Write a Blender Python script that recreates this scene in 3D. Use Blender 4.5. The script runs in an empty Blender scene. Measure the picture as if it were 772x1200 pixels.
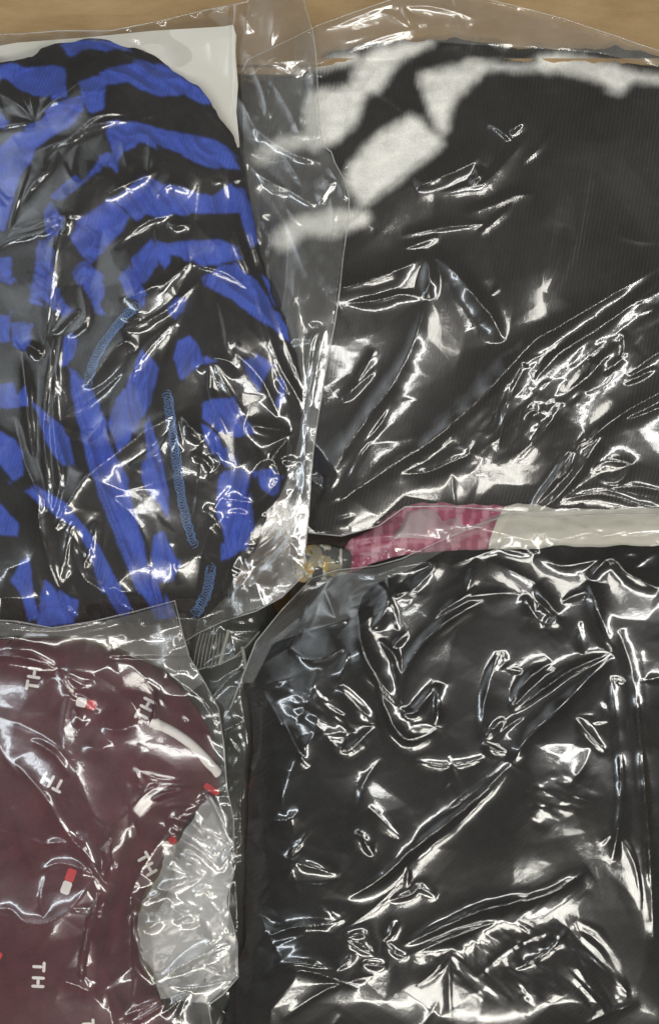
import bpy, bmesh, math, random
import numpy as np
from mathutils import Vector
from mathutils.geometry import delaunay_2d_cdt

# ------------------------------------------------------------------ camera, light, exposure
S = 0.00065            # metres per unit (one unit = one millimetre-ish step of the plan, 0.65 mm)
D = 1900.0             # camera height above the plan, in units
sc = bpy.context.scene
COL = sc.collection
cam = bpy.data.objects.new('camera', bpy.data.cameras.new('camera'))
COL.objects.link(cam)
cam.location = (0, 0, D * S)
cam.data.sensor_fit = 'VERTICAL'
cam.data.angle = 2 * math.atan(600 / D)
cam.data.clip_start = 0.05
cam.data.clip_end = 50
sc.camera = cam

world = bpy.data.worlds.new('World')
sc.world = world
world.use_nodes = True
bg = world.node_tree.nodes['Background']
bg.inputs['Color'].default_value = (1.0, 0.96, 0.90, 1)
bg.inputs['Strength'].default_value = 0.065

WARM = (1.0, 0.97, 0.89)
NEUT = (1.0, 0.99, 0.96)
COOL = (0.86, 0.94, 1.0)
LH = 3077.0            # ceiling height over the goods, units

def lamp(name, dx, dy, w, h, rad, color, rot=0.0, z=LH):
    """overhead area lamp at plan offset (dx right, dy down) from the picture centre; rad = radiance"""
    l = bpy.data.lights.new(name, 'AREA')
    l.shape = 'RECTANGLE'
    l.size, l.size_y = w * S, h * S
    l.color = color
    l.energy = rad * math.pi * l.size * l.size_y
    o = bpy.data.objects.new(name, l)
    COL.objects.link(o)
    o.location = (dx * S, -dy * S, z * S)
    d = Vector((0, 0, 0)) - o.location
    q = d.to_track_quat('-Z', 'Y')
    o.rotation_euler = q.to_euler()
    if rot:
        o.rotation_euler.rotate_axis('Z', rot)
    return o

lamp('highlight_panel', 720, 1620, 560, 340, 15, WARM)
lamp('highlight_panel', 660, -440, 640, 340, 13, WARM, 0.5)
lamp('ceiling_strip', 1700, 100, 150, 4800, 22, NEUT)
lamp('ceiling_strip', 0, 2080, 2600, 150, 22, WARM)
for k, (ww, wh, rr_) in enumerate(((2600, 3400, 0.35), (2000, 2700, 0.35), (1500, 2000, 0.4), (1000, 1400, 0.5), (500, 800, 0.7))):
    lamp('window_light', -2350, -1300, ww, wh, rr_, COOL, z=LH - 12 * k)      # soft-edged      # broad cool daylight from one side
lamp('highlight_panel', -1750, 450, 120, 2200, 18, COOL)  # added cool lamp, brightens the upright film creases on the left

sc.view_settings.view_transform = 'Standard'
sc.view_settings.look = 'None'
sc.view_settings.exposure = 0.30
sc.view_settings.gamma = 1.0
sc.view_settings.use_curve_mapping = False
sc.render.engine = 'CYCLES'
cy = sc.cycles
cy.use_denoising = True
cy.max_bounces = 10
cy.diffuse_bounces = 3
cy.glossy_bounces = 4
cy.transparent_max_bounces = 40
cy.caustics_reflective = False
cy.caustics_refractive = False
cy.sample_clamp_indirect = 6.0

# ------------------------------------------------------------------ plan grid and numeric helpers
STEP = 1.3
GX = np.arange(-46, 822, STEP)
GY = np.arange(-60, 1252, STEP)
X, Y = np.meshgrid(GX, GY)
NY, NX = X.shape

def P(px, py, h):
    k = (D - h) / D * S
    return ((px - 386.0) * k, (600.0 - py) * k, h * S)

def win(x0, x1, y0, y1):
    i0 = max(0, int((x0 - GX[0]) / STEP)); i1 = min(NX, int((x1 - GX[0]) / STEP) + 2)
    j0 = max(0, int((y0 - GY[0]) / STEP)); j1 = min(NY, int((y1 - GY[0]) / STEP) + 2)
    return (slice(j0, max(j1, j0)), slice(i0, max(i1, i0)))

def bbox(poly, m=0):
    a = np.array(poly)
    return win(a[:, 0].min() - m, a[:, 0].max() + m, a[:, 1].min() - m, a[:, 1].max() + m)

def inside(poly, x, y):
    r = np.zeros(x.shape, bool)
    n = len(poly)
    for i in range(n):
        (x0, y0), (x1, y1) = poly[i], poly[(i + 1) % n]
        if y0 == y1: continue
        c = (y0 > y) != (y1 > y)
        r ^= c & (x < (x1 - x0) * (y - y0) / (y1 - y0) + x0)
    return r

def edge_dist(poly, x, y, closed=True):
    best = np.full(x.shape, 1e9)
    n = len(poly)
    for i in range(n if closed else n - 1):
        (x0, y0), (x1, y1) = poly[i], poly[(i + 1) % n]
        dx, dy = x1 - x0, y1 - y0
        t = np.clip(((x - x0) * dx + (y - y0) * dy) / (dx * dx + dy * dy + 1e-9), 0, 1)
        best = np.minimum(best, (x - x0 - t * dx) ** 2 + (y - y0 - t * dy) ** 2)
    return np.sqrt(best)

def smooth_poly(pts, n=4, closed=True):
    """Catmull-Rom through the points"""
    out = []
    m = len(pts)
    for i in range(m if closed else m - 1):
        if closed:
            p0, p1, p2, p3 = pts[i - 1], pts[i], pts[(i + 1) % m], pts[(i + 2) % m]
        else:
            p0, p1, p2, p3 = pts[max(i - 1, 0)], pts[i], pts[i + 1], pts[min(i + 2, m - 1)]
        for k in range(n):
            t = k / n
            out.append(tuple(0.5 * ((2 * b) + (c - a) * t + (2 * a - 5 * b + 4 * c - d) * t * t + (3 * b - a - 3 * c + d) * t ** 3)
                             for a, b, c, d in zip(p0, p1, p2, p3)))
    if not closed: out.append(tuple(pts[-1]))
    return out

def box1(a, r, ax):
    a = np.moveaxis(a, ax, 0)
    p = np.concatenate([np.repeat(a[:1], r + 1, 0), a, np.repeat(a[-1:], r, 0)], 0)
    c = np.cumsum(p, 0)
    return np.moveaxis((c[2 * r + 1:] - c[:-2 * r - 1]) / (2 * r + 1), 0, ax)

def blur(a, sig):
    r = max(1, int(round(sig / STEP)))
    for _ in range(3):
        a = box1(box1(a, r, 0), r, 1)
    return a

def blur1(a, w=0.25):
    b = a.copy()
    b[1:-1] = (1 - 2 * w) * a[1:-1] + w * (a[:-2] + a[2:])
    c = b.copy()
    c[:, 1:-1] = (1 - 2 * w) * b[:, 1:-1] + w * (b[:, :-2] + b[:, 2:])
    return c

def dilate(a, r):
    n = max(1, int(round(r / STEP)))
    k = 1
    while n > 0:
        s = min(k, n)
        b = a.copy()
        b[s:] = np.maximum(b[s:], a[:-s]); b[:-s] = np.maximum(b[:-s], a[s:])
        c = b.copy()
        c[:, s:] = np.maximum(c[:, s:], b[:, :-s]); c[:, :-s] = np.maximum(c[:, :-s], b[:, s:])
        a = c; n -= s; k *= 2
    return a

def vnoise(x, y, scale, seed):
    rs = np.random.RandomState(seed)
    T = rs.rand(64, 64) * 2 - 1
    u, v = x / scale + 31.7, y / scale + 17.3
    i, j = np.floor(u).astype(int), np.floor(v).astype(int)
    fu, fv = u - i, v - j
    fu = fu * fu * fu * (fu * (fu * 6 - 15) + 10); fv = fv * fv * fv * (fv * (fv * 6 - 15) + 10)
    g = lambda a, b: T[b % 64, a % 64]
    return (g(i, j) * (1 - fu) + g(i + 1, j) * fu) * (1 - fv) + (g(i, j + 1) * (1 - fu) + g(i + 1, j + 1) * fu) * fv

def fbm(x, y, scale, seed, o=4):
    r = 0; a = 1.0
    for k in range(o):
        r = r + a * vnoise(x, y, scale / 2 ** k, seed + 7 * k); a *= 0.5
    return r

def crumple(w, cell, seed, ang=0.0, stretch=1.0, src=None):
    """faceted surface of a crushed film: random points, triangulated, heights in -1..1"""
    x, y = X[w], Y[w]
    ca, sa = math.cos(ang), math.sin(ang)
    u = (x * ca + y * sa) / stretch; v = -x * sa + y * ca
    rs = np.random.RandomState(seed)
    u0, u1, v0, v1 = u.min() - 2 * cell, u.max() + 2 * cell, v.min() - 2 * cell, v.max() + 2 * cell
    gu, gv = np.meshgrid(np.arange(u0, u1, cell), np.arange(v0, v1, cell))
    pu = (gu + (rs.rand(*gu.shape) - .5) * cell * 1.5).ravel(); pv = (gv + (rs.rand(*gv.shape) - .5) * cell * 1.5).ravel()
    pz = rs.rand(pu.size) * 2 - 1
    pw_x = pu * stretch * ca - pv * sa; pw_y = pu * stretch * sa + pv * ca
    keep = (pw_x > x.min() - 3 * cell * stretch) & (pw_x < x.max() + 3 * cell * stretch) & (pw_y > y.min() - 3 * cell * stretch) & (pw_y < y.max() + 3 * cell * stretch)
    pu, pv, pz, pw_x, pw_y = pu[keep], pv[keep], pz[keep], pw_x[keep], pw_y[keep]
    if src is not None:
        ii = np.clip(((pw_x - GX[0]) / STEP).round().astype(int), 0, NX - 1); jj = np.clip(((pw_y - GY[0]) / STEP).round().astype(int), 0, NY - 1)
        pz = src[jj, ii]
    co, _, faces, ov, _, _ = delaunay_2d_cdt([Vector((a, b)) for a, b in zip(pu, pv)], [], [], 0, 1e-5)
    idx = [o[0] for o in ov]
    out = np.zeros(x.shape)
    ox, oy = x[0, 0], y[0, 0]
    for f in faces:
        a, b, c = (idx[k] for k in f)
        ax, ay, bx, by, cx, cyy = pw_x[a], pw_y[a], pw_x[b], pw_y[b], pw_x[c], pw_y[c]
        i0 = max(0, int((min(ax, bx, cx) - ox) / STEP)); i1 = min(x.shape[1], int((max(ax, bx, cx) - ox) / STEP) + 2)
        j0 = max(0, int((min(ay, by, cyy) - oy) / STEP)); j1 = min(x.shape[0], int((max(ay, by, cyy) - oy) / STEP) + 2)
        if i1 <= i0 or j1 <= j0: continue
        xx, yy = x[j0:j1, i0:i1], y[j0:j1, i0:i1]
        det = (by - cyy) * (ax - cx) + (cx - bx) * (ay - cyy)
        if abs(det) < 1e-6: continue
        l0 = ((by - cyy) * (xx - cx) + (cx - bx) * (yy - cyy)) / det
        l1 = ((cyy - ay) * (xx - cx) + (ax - cx) * (yy - cyy)) / det
        l2 = 1 - l0 - l1
        m = (l0 >= -1e-6) & (l1 >= -1e-6) & (l2 >= -1e-6)
        sub = out[j0:j1, i0:i1]
        sub[m] = (l0 * pz[a] + l1 * pz[b] + l2 * pz[c])[m]
    return out

def ridge(Z, pts, h=7.0, wl=10.0, wr=10.0, e=1.0, mode='max', taper=0.04):
    """raise a crease along pts on the plan-wide array Z; wl / wr: fall-off on either side"""
    if len(pts) > 2: pts = smooth_poly(pts, 4, False)
    wm = max(wl, wr)
    w = bbox(pts, 3.6 * wm)
    x, y = X[w], Y[w]
    if x.size == 0: return
    seg = [math.hypot(pts[i + 1][0] - pts[i][0], pts[i + 1][1] - pts[i][1]) for i in range(len(pts) - 1)]
    L = sum(seg) + 1e-9
    best = np.full(x.shape, 1e9); tt = np.zeros(x.shape); side = np.zeros(x.shape)
    acc = 0
    for i in range(len(pts) - 1):
        (x0, y0), (x1, y1) = pts[i], pts[i + 1]
        dx, dy = x1 - x0, y1 - y0
        q = ((x - x0) * dx + (y - y0) * dy) / (dx * dx + dy * dy + 1e-9)
        t = np.clip(q, 0, 1)
        d = np.hypot(x - x0 - t * dx, y - y0 - t * dy)
        m = d < best
        best[m] = d[m]; tt[m] = ((acc + t * seg[i]) / L)[m]
        side[m] = (dx * (y - y0) - dy * (x - x0))[m]
        acc += seg[i]
    W = np.where(side > 0, wr, wl)
    prof = np.exp(-(np.sqrt(best * best + e * e) - e) / W) 
    env = taper + (1 - taper) * np.sin(np.pi * np.clip(tt, 0, 1)) ** 0.75
    wob = 1 + 0.10 * np.sin(tt * L / 14.0 + h) + 0.04 * np.sin(tt * L / 5.1 + 2 * h)
    r = h * prof * env * wob
    if mode == 'max': Z[w] = np.maximum(Z[w], r)
    elif mode == 'min': Z[w] = np.minimum(Z[w], -r)
    else: Z[w] += r

def soft_mask(poly, soft):
    """1 inside, falling to 0 over `soft` units inside the outline, on the whole plan"""
    M = np.zeros(X.shape)
    w = bbox(poly, 2)
    M[w] = np.where(inside(poly, X[w], Y[w]), np.clip(edge_dist(poly, X[w], Y[w]) / soft, 0, 1), 0)
    return M

# ------------------------------------------------------------------ meshes
def new_mesh_obj(name, verts, faces4, mat, parent=None, smooth=True, color=None, faces3=None):
    me = bpy.data.meshes.new(name)
    verts = np.asarray(verts, np.float32)
    q = np.asarray(faces4, np.int32).reshape(-1, 4) if len(faces4) else np.zeros((0, 4), np.int32)
    t = np.asarray(faces3, np.int32).reshape(-1, 3) if faces3 is not None and len(faces3) else np.zeros((0, 3), np.int32)
    me.vertices.add(len(verts)); me.vertices.foreach_set('co', verts.ravel())
    nl = q.size + t.size
    me.loops.add(nl); me.loops.foreach_set('vertex_index', np.concatenate([q.ravel(), t.ravel()]))
    me.polygons.add(len(q) + len(t))
    starts = np.concatenate([np.arange(len(q)) * 4, q.size + np.arange(len(t)) * 3]).astype(np.int32)
    tot = np.concatenate([np.full(len(q), 4), np.full(len(t), 3)]).astype(np.int32)
    me.polygons.foreach_set('loop_start', starts); me.polygons.foreach_set('loop_total', tot)
    if smooth: me.polygons.foreach_set('use_smooth', np.ones(len(q) + len(t), bool))
    me.update(calc_edges=True)
    if color is not None:
        at = me.color_attributes.new('dye', 'FLOAT_COLOR', 'POINT')
        c = np.ones((len(verts), 4), np.float32); c[:, :3] = color
        at.data.foreach_set('color', c.ravel())
    me.validate()
    if mat: me.materials.append(mat)
    o = bpy.data.objects.new(name, me)
    COL.objects.link(o)
    if parent: o.parent = parent
    return o

def sheet(name, Z, outline, mat, parent=None, color=None, stride=1):
    """a surface over the outline, at heights Z (plan-wide array); its rim is drawn on to the outline"""
    w = bbox(outline, 3 * STEP * stride)
    w = (slice(w[0].start, w[0].stop, stride), slice(w[1].start, w[1].stop, stride))
    x, y, z = X[w].copy(), Y[w].copy(), Z[w]
    m = inside(outline, x, y)
    cell = m[:-1, :-1] | m[1:, :-1] | m[:-1, 1:] | m[1:, 1:]
    used = np.zeros(m.shape, bool)
    used[:-1, :-1] |= cell; used[1:, :-1] |= cell; used[:-1, 1:] |= cell; used[1:, 1:] |= cell
    off = used & ~m
    ox, oy = x[off], y[off]
    if ox.size:
        best = np.full(ox.shape, 1e9); nx, ny = ox.copy(), oy.copy()
        n = len(outline)
        for i in range(n):
            (x0, y0), (x1, y1) = outline[i], outline[(i + 1) % n]
            dx, dy = x1 - x0, y1 - y0
            t = np.clip(((ox - x0) * dx + (oy - y0) * dy) / (dx * dx + dy * dy + 1e-9), 0, 1)
            qx, qy = x0 + t * dx, y0 + t * dy
            d = (ox - qx) ** 2 + (oy - qy) ** 2
            k = d < best
            best[k] = d[k]; nx[k] = qx[k]; ny[k] = qy[k]
        x[off], y[off] = nx, ny
    ids = np.full(m.shape, -1, np.int64); ids[used] = np.arange(used.sum())
    k = (D - z) / D * S
    V = np.stack([(x - 386) * k, (600 - y) * k, z * S], -1)[used]
    a, b, c, d = ids[:-1, :-1][cell], ids[1:, :-1][cell], ids[1:, 1:][cell], ids[:-1, 1:][cell]
    col = None if color is None else color[w][used]
    return new_mesh_obj(name, V, np.stack([a, b, c, d], -1), mat, parent, True, col)

def rough_edge(poly, amp, seed):
    """uneven outline: finer points pushed in and out"""
    pts = resample(list(poly) + [poly[0]], 4.0)[:-1]
    a = np.array(pts)
    return [tuple(p) for p in np.stack([a[:, 0] + amp * fbm(a[:, 0], a[:, 1], 24, seed, 3), a[:, 1] + amp * fbm(a[:, 0], a[:, 1], 24, seed + 5, 3)], -1)]

def zat(Z, px, py):
    i = (px - GX[0]) / STEP; j = (py - GY[0]) / STEP
    i = min(max(i, 0), NX - 2.001); j = min(max(j, 0), NY - 2.001)
    i0, j0 = int(i), int(j); fi, fj = i - i0, j - j0
    return (Z[j0, i0] * (1 - fi) + Z[j0, i0 + 1] * fi) * (1 - fj) + (Z[j0 + 1, i0] * (1 - fi) + Z[j0 + 1, i0 + 1] * fi) * fj

def tube_data(pts, rad, n=6, closed=False):
    """pts: list of (px, py, h) -> verts, quads of a tube"""
    W = [Vector(P(*p)) for p in pts]
    V, F = [], []
    m = len(W)
    for i, p in enumerate(W):
        t = (W[min(i + 1, m - 1)] - W[max(i - 1, 0)])
        if t.length < 1e-9: t = Vector((1, 0, 0))
        t.normalize()
        a = t.cross(Vector((0, 0, 1)))
        if a.length < 1e-5: a = Vector((1, 0, 0))
        a.normalize(); b = a.cross(t)
        r = (rad[i] if hasattr(rad, '__len__') else rad) * S
        for k in range(n):
            th = 2 * math.pi * k / n
            V.append(p + a * math.cos(th) * r + b * math.sin(th) * r)
    for i in range(m - 1):
        for k in range(n):
            F.append((i * n + k, i * n + (k + 1) % n, (i + 1) * n + (k + 1) % n, (i + 1) * n + k))
    return V, F

class MB:
    def __init__(s): s.v, s.f = [], []
    def add(s, vf):
        o = len(s.v); s.v += [tuple(a) for a in vf[0]]; s.f += [tuple(k + o for k in q) for q in vf[1]]
    def tube(s, pts, rad, n=6): s.add(tube_data(pts, rad, n))
    def obj(s, name, mat, parent=None, smooth=True): return new_mesh_obj(name, s.v, s.f, mat, parent, smooth)

def resample(pts, step):
    out = [pts[0]]
    for (x0, y0), (x1, y1) in zip(pts, pts[1:]):
        L = math.hypot(x1 - x0, y1 - y0); n = max(1, int(L / step))
        out += [(x0 + (x1 - x0) * k / n, y0 + (y1 - y0) * k / n) for k in range(1, n + 1)]
    return out

def thing(name, label, cat, loc=(386, 600, -200), group=None):
    o = bpy.data.objects.new(name, None)
    COL.objects.link(o)
    o.empty_display_size = 0.02
    o['label'] = label; o['category'] = cat
    if group: o['group'] = group
    return o

def tag(o, label, cat, group=None):
    o['label'] = label; o['category'] = cat
    if group: o['group'] = group
    return o

# ------------------------------------------------------------------ materials
def mat_new(name):
    m = bpy.data.materials.new(name); m.use_nodes = True
    nt = m.node_tree
    for n in list(nt.nodes): nt.nodes.remove(n)
    out = nt.nodes.new('ShaderNodeOutputMaterial')
    return m, nt, out

def nd(nt, typ, **kw):
    n = nt.nodes.new(typ)
    for k, v in kw.items():
        if k in n.inputs.keys() if hasattr(n.inputs, 'keys') else False: n.inputs[k].default_value = v
        else: setattr(n, k, v)
    return n

def film_mat(name, haze=0.03, rough=0.05, gain=2.0, tint=(0.975, 0.975, 0.97), hue=(0.86, 0.86, 0.84), bump=0.14):
    m, nt, out = mat_new(name)
    L = nt.links.new
    fr = nd(nt, 'ShaderNodeFresnel', IOR=1.5)
    geo = nd(nt, 'ShaderNodeNewGeometry')          # same reflectance from either side of the thin film
    ior = nd(nt, 'ShaderNodeMapRange'); ior.inputs[3].default_value = 1.5; ior.inputs[4].default_value = 1 / 1.5
    L(geo.outputs['Backfacing'], ior.inputs[0]); L(ior.outputs[0], fr.inputs['IOR'])
    mul = nd(nt, 'ShaderNodeMath', operation='MULTIPLY', use_clamp=True); mul.inputs[1].default_value = gain * 0.82
    L(fr.outputs[0], mul.inputs[0])
    tr = nd(nt, 'ShaderNodeBsdfTransparent'); tr.inputs[0].default_value = (*tint, 1)
    gl = nd(nt, 'ShaderNodeBsdfGlossy'); gl.inputs['Roughness'].default_value = rough
    gl.inputs['Color'].default_value = (1, 1, 1, 1)
    tc = nd(nt, 'ShaderNodeTexCoord')
    no = nd(nt, 'ShaderNodeTexNoise'); no.inputs['Scale'].default_value = 130; no.inputs['Detail'].default_value = 3
    L(tc.outputs['Object'], no.inputs['Vector'])
    bu = nd(nt, 'ShaderNodeBump'); bu.inputs['Strength'].default_value = bump; bu.inputs['Distance'].default_value = 0.0004
    L(no.outputs['Fac'], bu.inputs['Height']); L(bu.outputs[0], gl.inputs['Normal'])
    gs = nd(nt, 'ShaderNodeBsdfGlossy'); gs.inputs['Roughness'].default_value = rough * 2.3
    L(bu.outputs[0], gs.inputs['Normal'])
    gm = nd(nt, 'ShaderNodeMixShader'); gm.inputs[0].default_value = 0.28
    L(gl.outputs[0], gm.inputs[1]); L(gs.outputs[0], gm.inputs[2])
    mx = nd(nt, 'ShaderNodeMixShader')
    L(mul.outputs[0], mx.inputs[0]); L(tr.outputs[0], mx.inputs[1]); L(gm.outputs[0], mx.inputs[2])
    di = nd(nt, 'ShaderNodeBsdfDiffuse'); di.inputs[0].default_value = (*hue, 1)
    tl = nd(nt, 'ShaderNodeBsdfTranslucent'); tl.inputs[0].default_value = (*hue, 1)
    mh = nd(nt, 'ShaderNodeMixShader'); mh.inputs[0].default_value = 0.4
    L(di.outputs[0], mh.inputs[1]); L(tl.outputs[0], mh.inputs[2])
    n2 = nd(nt, 'ShaderNodeTexNoise'); n2.inputs['Scale'].default_value = 22; n2.inputs['Detail'].default_value = 5
    L(tc.outputs['Object'], n2.inputs['Vector'])
    mr = nd(nt, 'ShaderNodeMapRange'); mr.inputs[1].default_value = 0.35; mr.inputs[2].default_value = 0.7
    mr.inputs[3].default_value = haze * 0.6; mr.inputs[4].default_value = haze * 1.6
    L(n2.outputs['Fac'], mr.inputs[0])
    m2 = nd(nt, 'ShaderNodeMixShader')
    L(mr.outputs[0], m2.inputs[0]); L(mx.outputs[0], m2.inputs[1]); L(mh.outputs[0], m2.inputs[2])
    L(m2.outputs[0], out.inputs[0])
    return m

def cloth_mat(name, color=None, dye=False, rib=None, rib_ang=0.0, rib_str=0.35, grain=0.15, sheen=0.15, rough=0.9, fleck=0.12, printed=False):
    """woven or knitted cloth: base colour (or the dyed pattern), knit ribs and fibre grain as relief"""
    m, nt, out = mat_new(name)
    L = nt.links.new
    b = nd(nt, 'ShaderNodeBsdfPrincipled')
    b.inputs['Roughness'].default_value = rough
    b.inputs['Specular IOR Level'].default_value = 0.15
    b.inputs['Sheen Weight'].default_value = sheen
    b.inputs['Sheen Roughness'].default_value = 0.5
    tc = nd(nt, 'ShaderNodeTexCoord')
    no = nd(nt, 'ShaderNodeTexNoise'); no.inputs['Scale'].default_value = 900; no.inputs['Detail'].default_value = 4
    L(tc.outputs['Object'], no.inputs['Vector'])
    nl = nd(nt, 'ShaderNodeTexNoise'); nl.inputs['Scale'].default_value = 60; nl.inputs['Detail'].default_value = 4
    L(tc.outputs['Object'], nl.inputs['Vector'])
    add = nd(nt, 'ShaderNodeMath', operation='ADD'); L(no.outputs['Fac'], add.inputs[0]); L(nl.outputs['Fac'], add.inputs[1])
    mr = nd(nt, 'ShaderNodeMapRange'); mr.inputs[1].default_value = 0.6; mr.inputs[2].default_value = 1.4
    mr.inputs[3].default_value = 1 - fleck * 2; mr.inputs[4].default_value = 1 + fleck * 2
    L(add.outputs[0], mr.inputs[0])
    mx = nd(nt, 'ShaderNodeVectorMath', operation='SCALE')
    if dye:
        at = nd(nt, 'ShaderNodeVertexColor', layer_name='dye'); L(at.outputs['Color'], mx.inputs[0])
    else:
        rgb = nd(nt, 'ShaderNodeRGB'); rgb.outputs[0].default_value = (*color, 1); L(rgb.outputs[0], mx.inputs[0])
    L(mr.outputs[0], mx.inputs['Scale'])
    L(mx.outputs[0], b.inputs['Base Color'])
    b1 = nd(nt, 'ShaderNodeBump'); b1.inputs['Strength'].default_value = grain; b1.inputs['Distance'].default_value = 0.0006
    L(no.outputs['Fac'], b1.inputs['Height'])
    last = b1
    if rib:
        mp = nd(nt, 'ShaderNodeMapping'); mp.inputs['Rotation'].default_value = (0, 0, rib_ang)
        L(tc.outputs['Object'], mp.inputs['Vector'])
        wv = nd(nt, 'ShaderNodeTexWave'); wv.inputs['Scale'].default_value = rib; wv.inputs['Distortion'].default_value = 3.0
        wv.inputs['Detail'].default_value = 2; wv.inputs['Detail Scale'].default_value = 0.12
        L(mp.outputs[0], wv.inputs['Vector'])
        b2 = nd(nt, 'ShaderNodeBump')
        if dye and printed:
            ms = nd(nt, 'ShaderNodeMapRange'); ms.inputs[1].default_value = 0.05; ms.inputs[2].default_value = 0.5
            ms.inputs[3].default_value = rib_str; ms.inputs[4].default_value = 0.12
            L(at.outputs['Color'], ms.inputs[0]); L(ms.outputs[0], b2.inputs['Strength'])
        b2.inputs['Strength'].default_value = rib_str; b2.inputs['Distance'].default_value = 0.0012
        L(wv.outputs['Fac'], b2.inputs['Height']); L(b1.outputs[0], b2.inputs['Normal'])
        last = b2
    L(last.outputs[0], b.inputs['Normal'])
    L(b.outputs[0], out.inputs[0])
    return m

def plain_mat(name, color, rough=0.6, spec=0.3):
    m, nt, out = mat_new(name)
    b = nd(nt, 'ShaderNodeBsdfPrincipled'); b.inputs['Base Color'].default_value = (*color, 1)
    b.inputs['Roughness'].default_value = rough; b.inputs['Specular IOR Level'].default_value = spec
    tc = nd(nt, 'ShaderNodeTexCoord')
    no = nd(nt, 'ShaderNodeTexNoise'); no.inputs['Scale'].default_value = 700; no.inputs['Detail'].default_value = 3
    nt.links.new(tc.outputs['Object'], no.inputs['Vector'])
    bu = nd(nt, 'ShaderNodeBump'); bu.inputs['Strength'].default_value = 0.2; bu.inputs['Distance'].default_value = 0.0004
    nt.links.new(no.outputs['Fac'], bu.inputs['Height']); nt.links.new(bu.outputs[0], b.inputs['Normal'])
    nt.links.new(b.outputs[0], out.inputs[0])
    return m

def board_mat():
    m, nt, out = mat_new('cardboard')
    L = nt.links.new
    b = nd(nt, 'ShaderNodeBsdfPrincipled'); b.inputs['Roughness'].default_value = 0.85; b.inputs['Specular IOR Level'].default_value = 0.2
    tc = nd(nt, 'ShaderNodeTexCoord')
    n1 = nd(nt, 'ShaderNodeTexNoise'); n1.inputs['Scale'].default_value = 35; n1.inputs['Detail'].default_value = 8; n1.inputs['Roughness'].default_value = 0.7
    mp = nd(nt, 'ShaderNodeMapping'); mp.inputs['Scale'].default_value = (0.35, 1, 1)
    L(tc.outputs['Object'], mp.inputs[0]); L(mp.outputs[0], n1.inputs['Vector'])
    n2 = nd(nt, 'ShaderNodeTexNoise'); n2.inputs['Scale'].default_value = 900; n2.inputs['Detail'].default_value = 3
    L(tc.outputs['Object'], n2.inputs['Vector'])
    cr = nd(nt, 'ShaderNodeValToRGB')
    cr.color_ramp.elements[0].position = 0.3; cr.color_ramp.elements[0].color = (0.30, 0.195, 0.092, 1)
    cr.color_ramp.elements[1].position = 0.72; cr.color_ramp.elements[1].color = (0.45, 0.31, 0.165, 1)
    mx = nd(nt, 'ShaderNodeMath', operation='MULTIPLY_ADD'); mx.inputs[1].default_value = 0.3
    L(n2.outputs['Fac'], mx.inputs[0]); 
    sb = nd(nt, 'ShaderNodeMath', operation='SUBTRACT'); sb.inputs[1].default_value = 0.15
    L(n1.outputs['Fac'], sb.inputs[0]); L(sb.outputs[0], mx.inputs[2])
    L(mx.outputs[0], cr.inputs[0]); L(cr.outputs[0], b.inputs['Base Color'])
    bu = nd(nt, 'ShaderNodeBump'); bu.inputs['Strength'].default_value = 0.25; bu.inputs['Distance'].default_value = 0.0008
    L(n2.outputs['Fac'], bu.inputs['Height']); L(bu.outputs[0], b.inputs['Normal'])
    L(b.outputs[0], out.inputs[0])
    return m

M_BOARD = board_mat()
M_EDGE = film_mat('film_edge', 0.30, 0.12, 2.0)
M_THREAD = cloth_mat('blue_thread', (0.11, 0.22, 0.48), grain=0.05, fleck=0.2)
M_PRINT_W = plain_mat('white_print', (0.80, 0.74, 0.70), 0.6)
M_PRINT_R = plain_mat('red_print', (0.55, 0.055, 0.06), 0.6)
M_PRINT_N = plain_mat('navy_print', (0.012, 0.014, 0.035), 0.6)

# ------------------------------------------------------------------ the cardboard box
def panel(name, parent, x0, x1, y0, y1, z0, z1, bev=1.5):
    bm = bmesh.new()
    vs = [bm.verts.new(((x - 386) * S, (600 - y) * S, z * S)) for x in (x0, x1) for y in (y0, y1) for z in (z0, z1)]
    for f in ((0, 1, 3, 2), (4, 6, 7, 5), (0, 4, 5, 1), (2, 3, 7, 6), (0, 2, 6, 4), (1, 5, 7, 3)):
        bm.faces.new([vs[k] for k in f])
    bmesh.ops.recalc_face_normals(bm, faces=bm.faces)
    bmesh.ops.bevel(bm, geom=bm.edges[:], offset=bev * S, segments=2, profile=0.5, affect='EDGES')
    me = bpy.data.meshes.new(name); bm.to_mesh(me); bm.free()
    me.materials.append(M_BOARD)
    o = bpy.data.objects.new(name, me); COL.objects.link(o); o.parent = parent
    return o

FLOOR = -240.0
box = thing('cardboard_box', 'open brown corrugated cardboard box holding the bagged clothes', 'box')
panel('base_panel', box, -110, 900, 4, 1300, FLOOR - 8, FLOOR)
panel('back_wall', box, -110, 900, 70, 79, FLOOR - 8, -30)
fl = panel('flap', box, -110, 900, -190, 69, -33, -24)
fl.location = (0, (600 - 69) * S, -24 * S)
fl.data.transform(__import__('mathutils').Matrix.Translation((0, -(600 - 69) * S, 24 * S)))
fl.rotation_euler = (math.radians(-6), 0, 0)
panel('front_wall', box, -110, 900, 1301, 1310, FLOOR - 8, 60)
panel('side_wall', box, -120, -111, -6, 1310, FLOOR - 8, 60)
panel('side_wall', box, 901, 910, -6, 1310, FLOOR - 8, 60)

HS, HC = 0.58, 0.42
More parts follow.
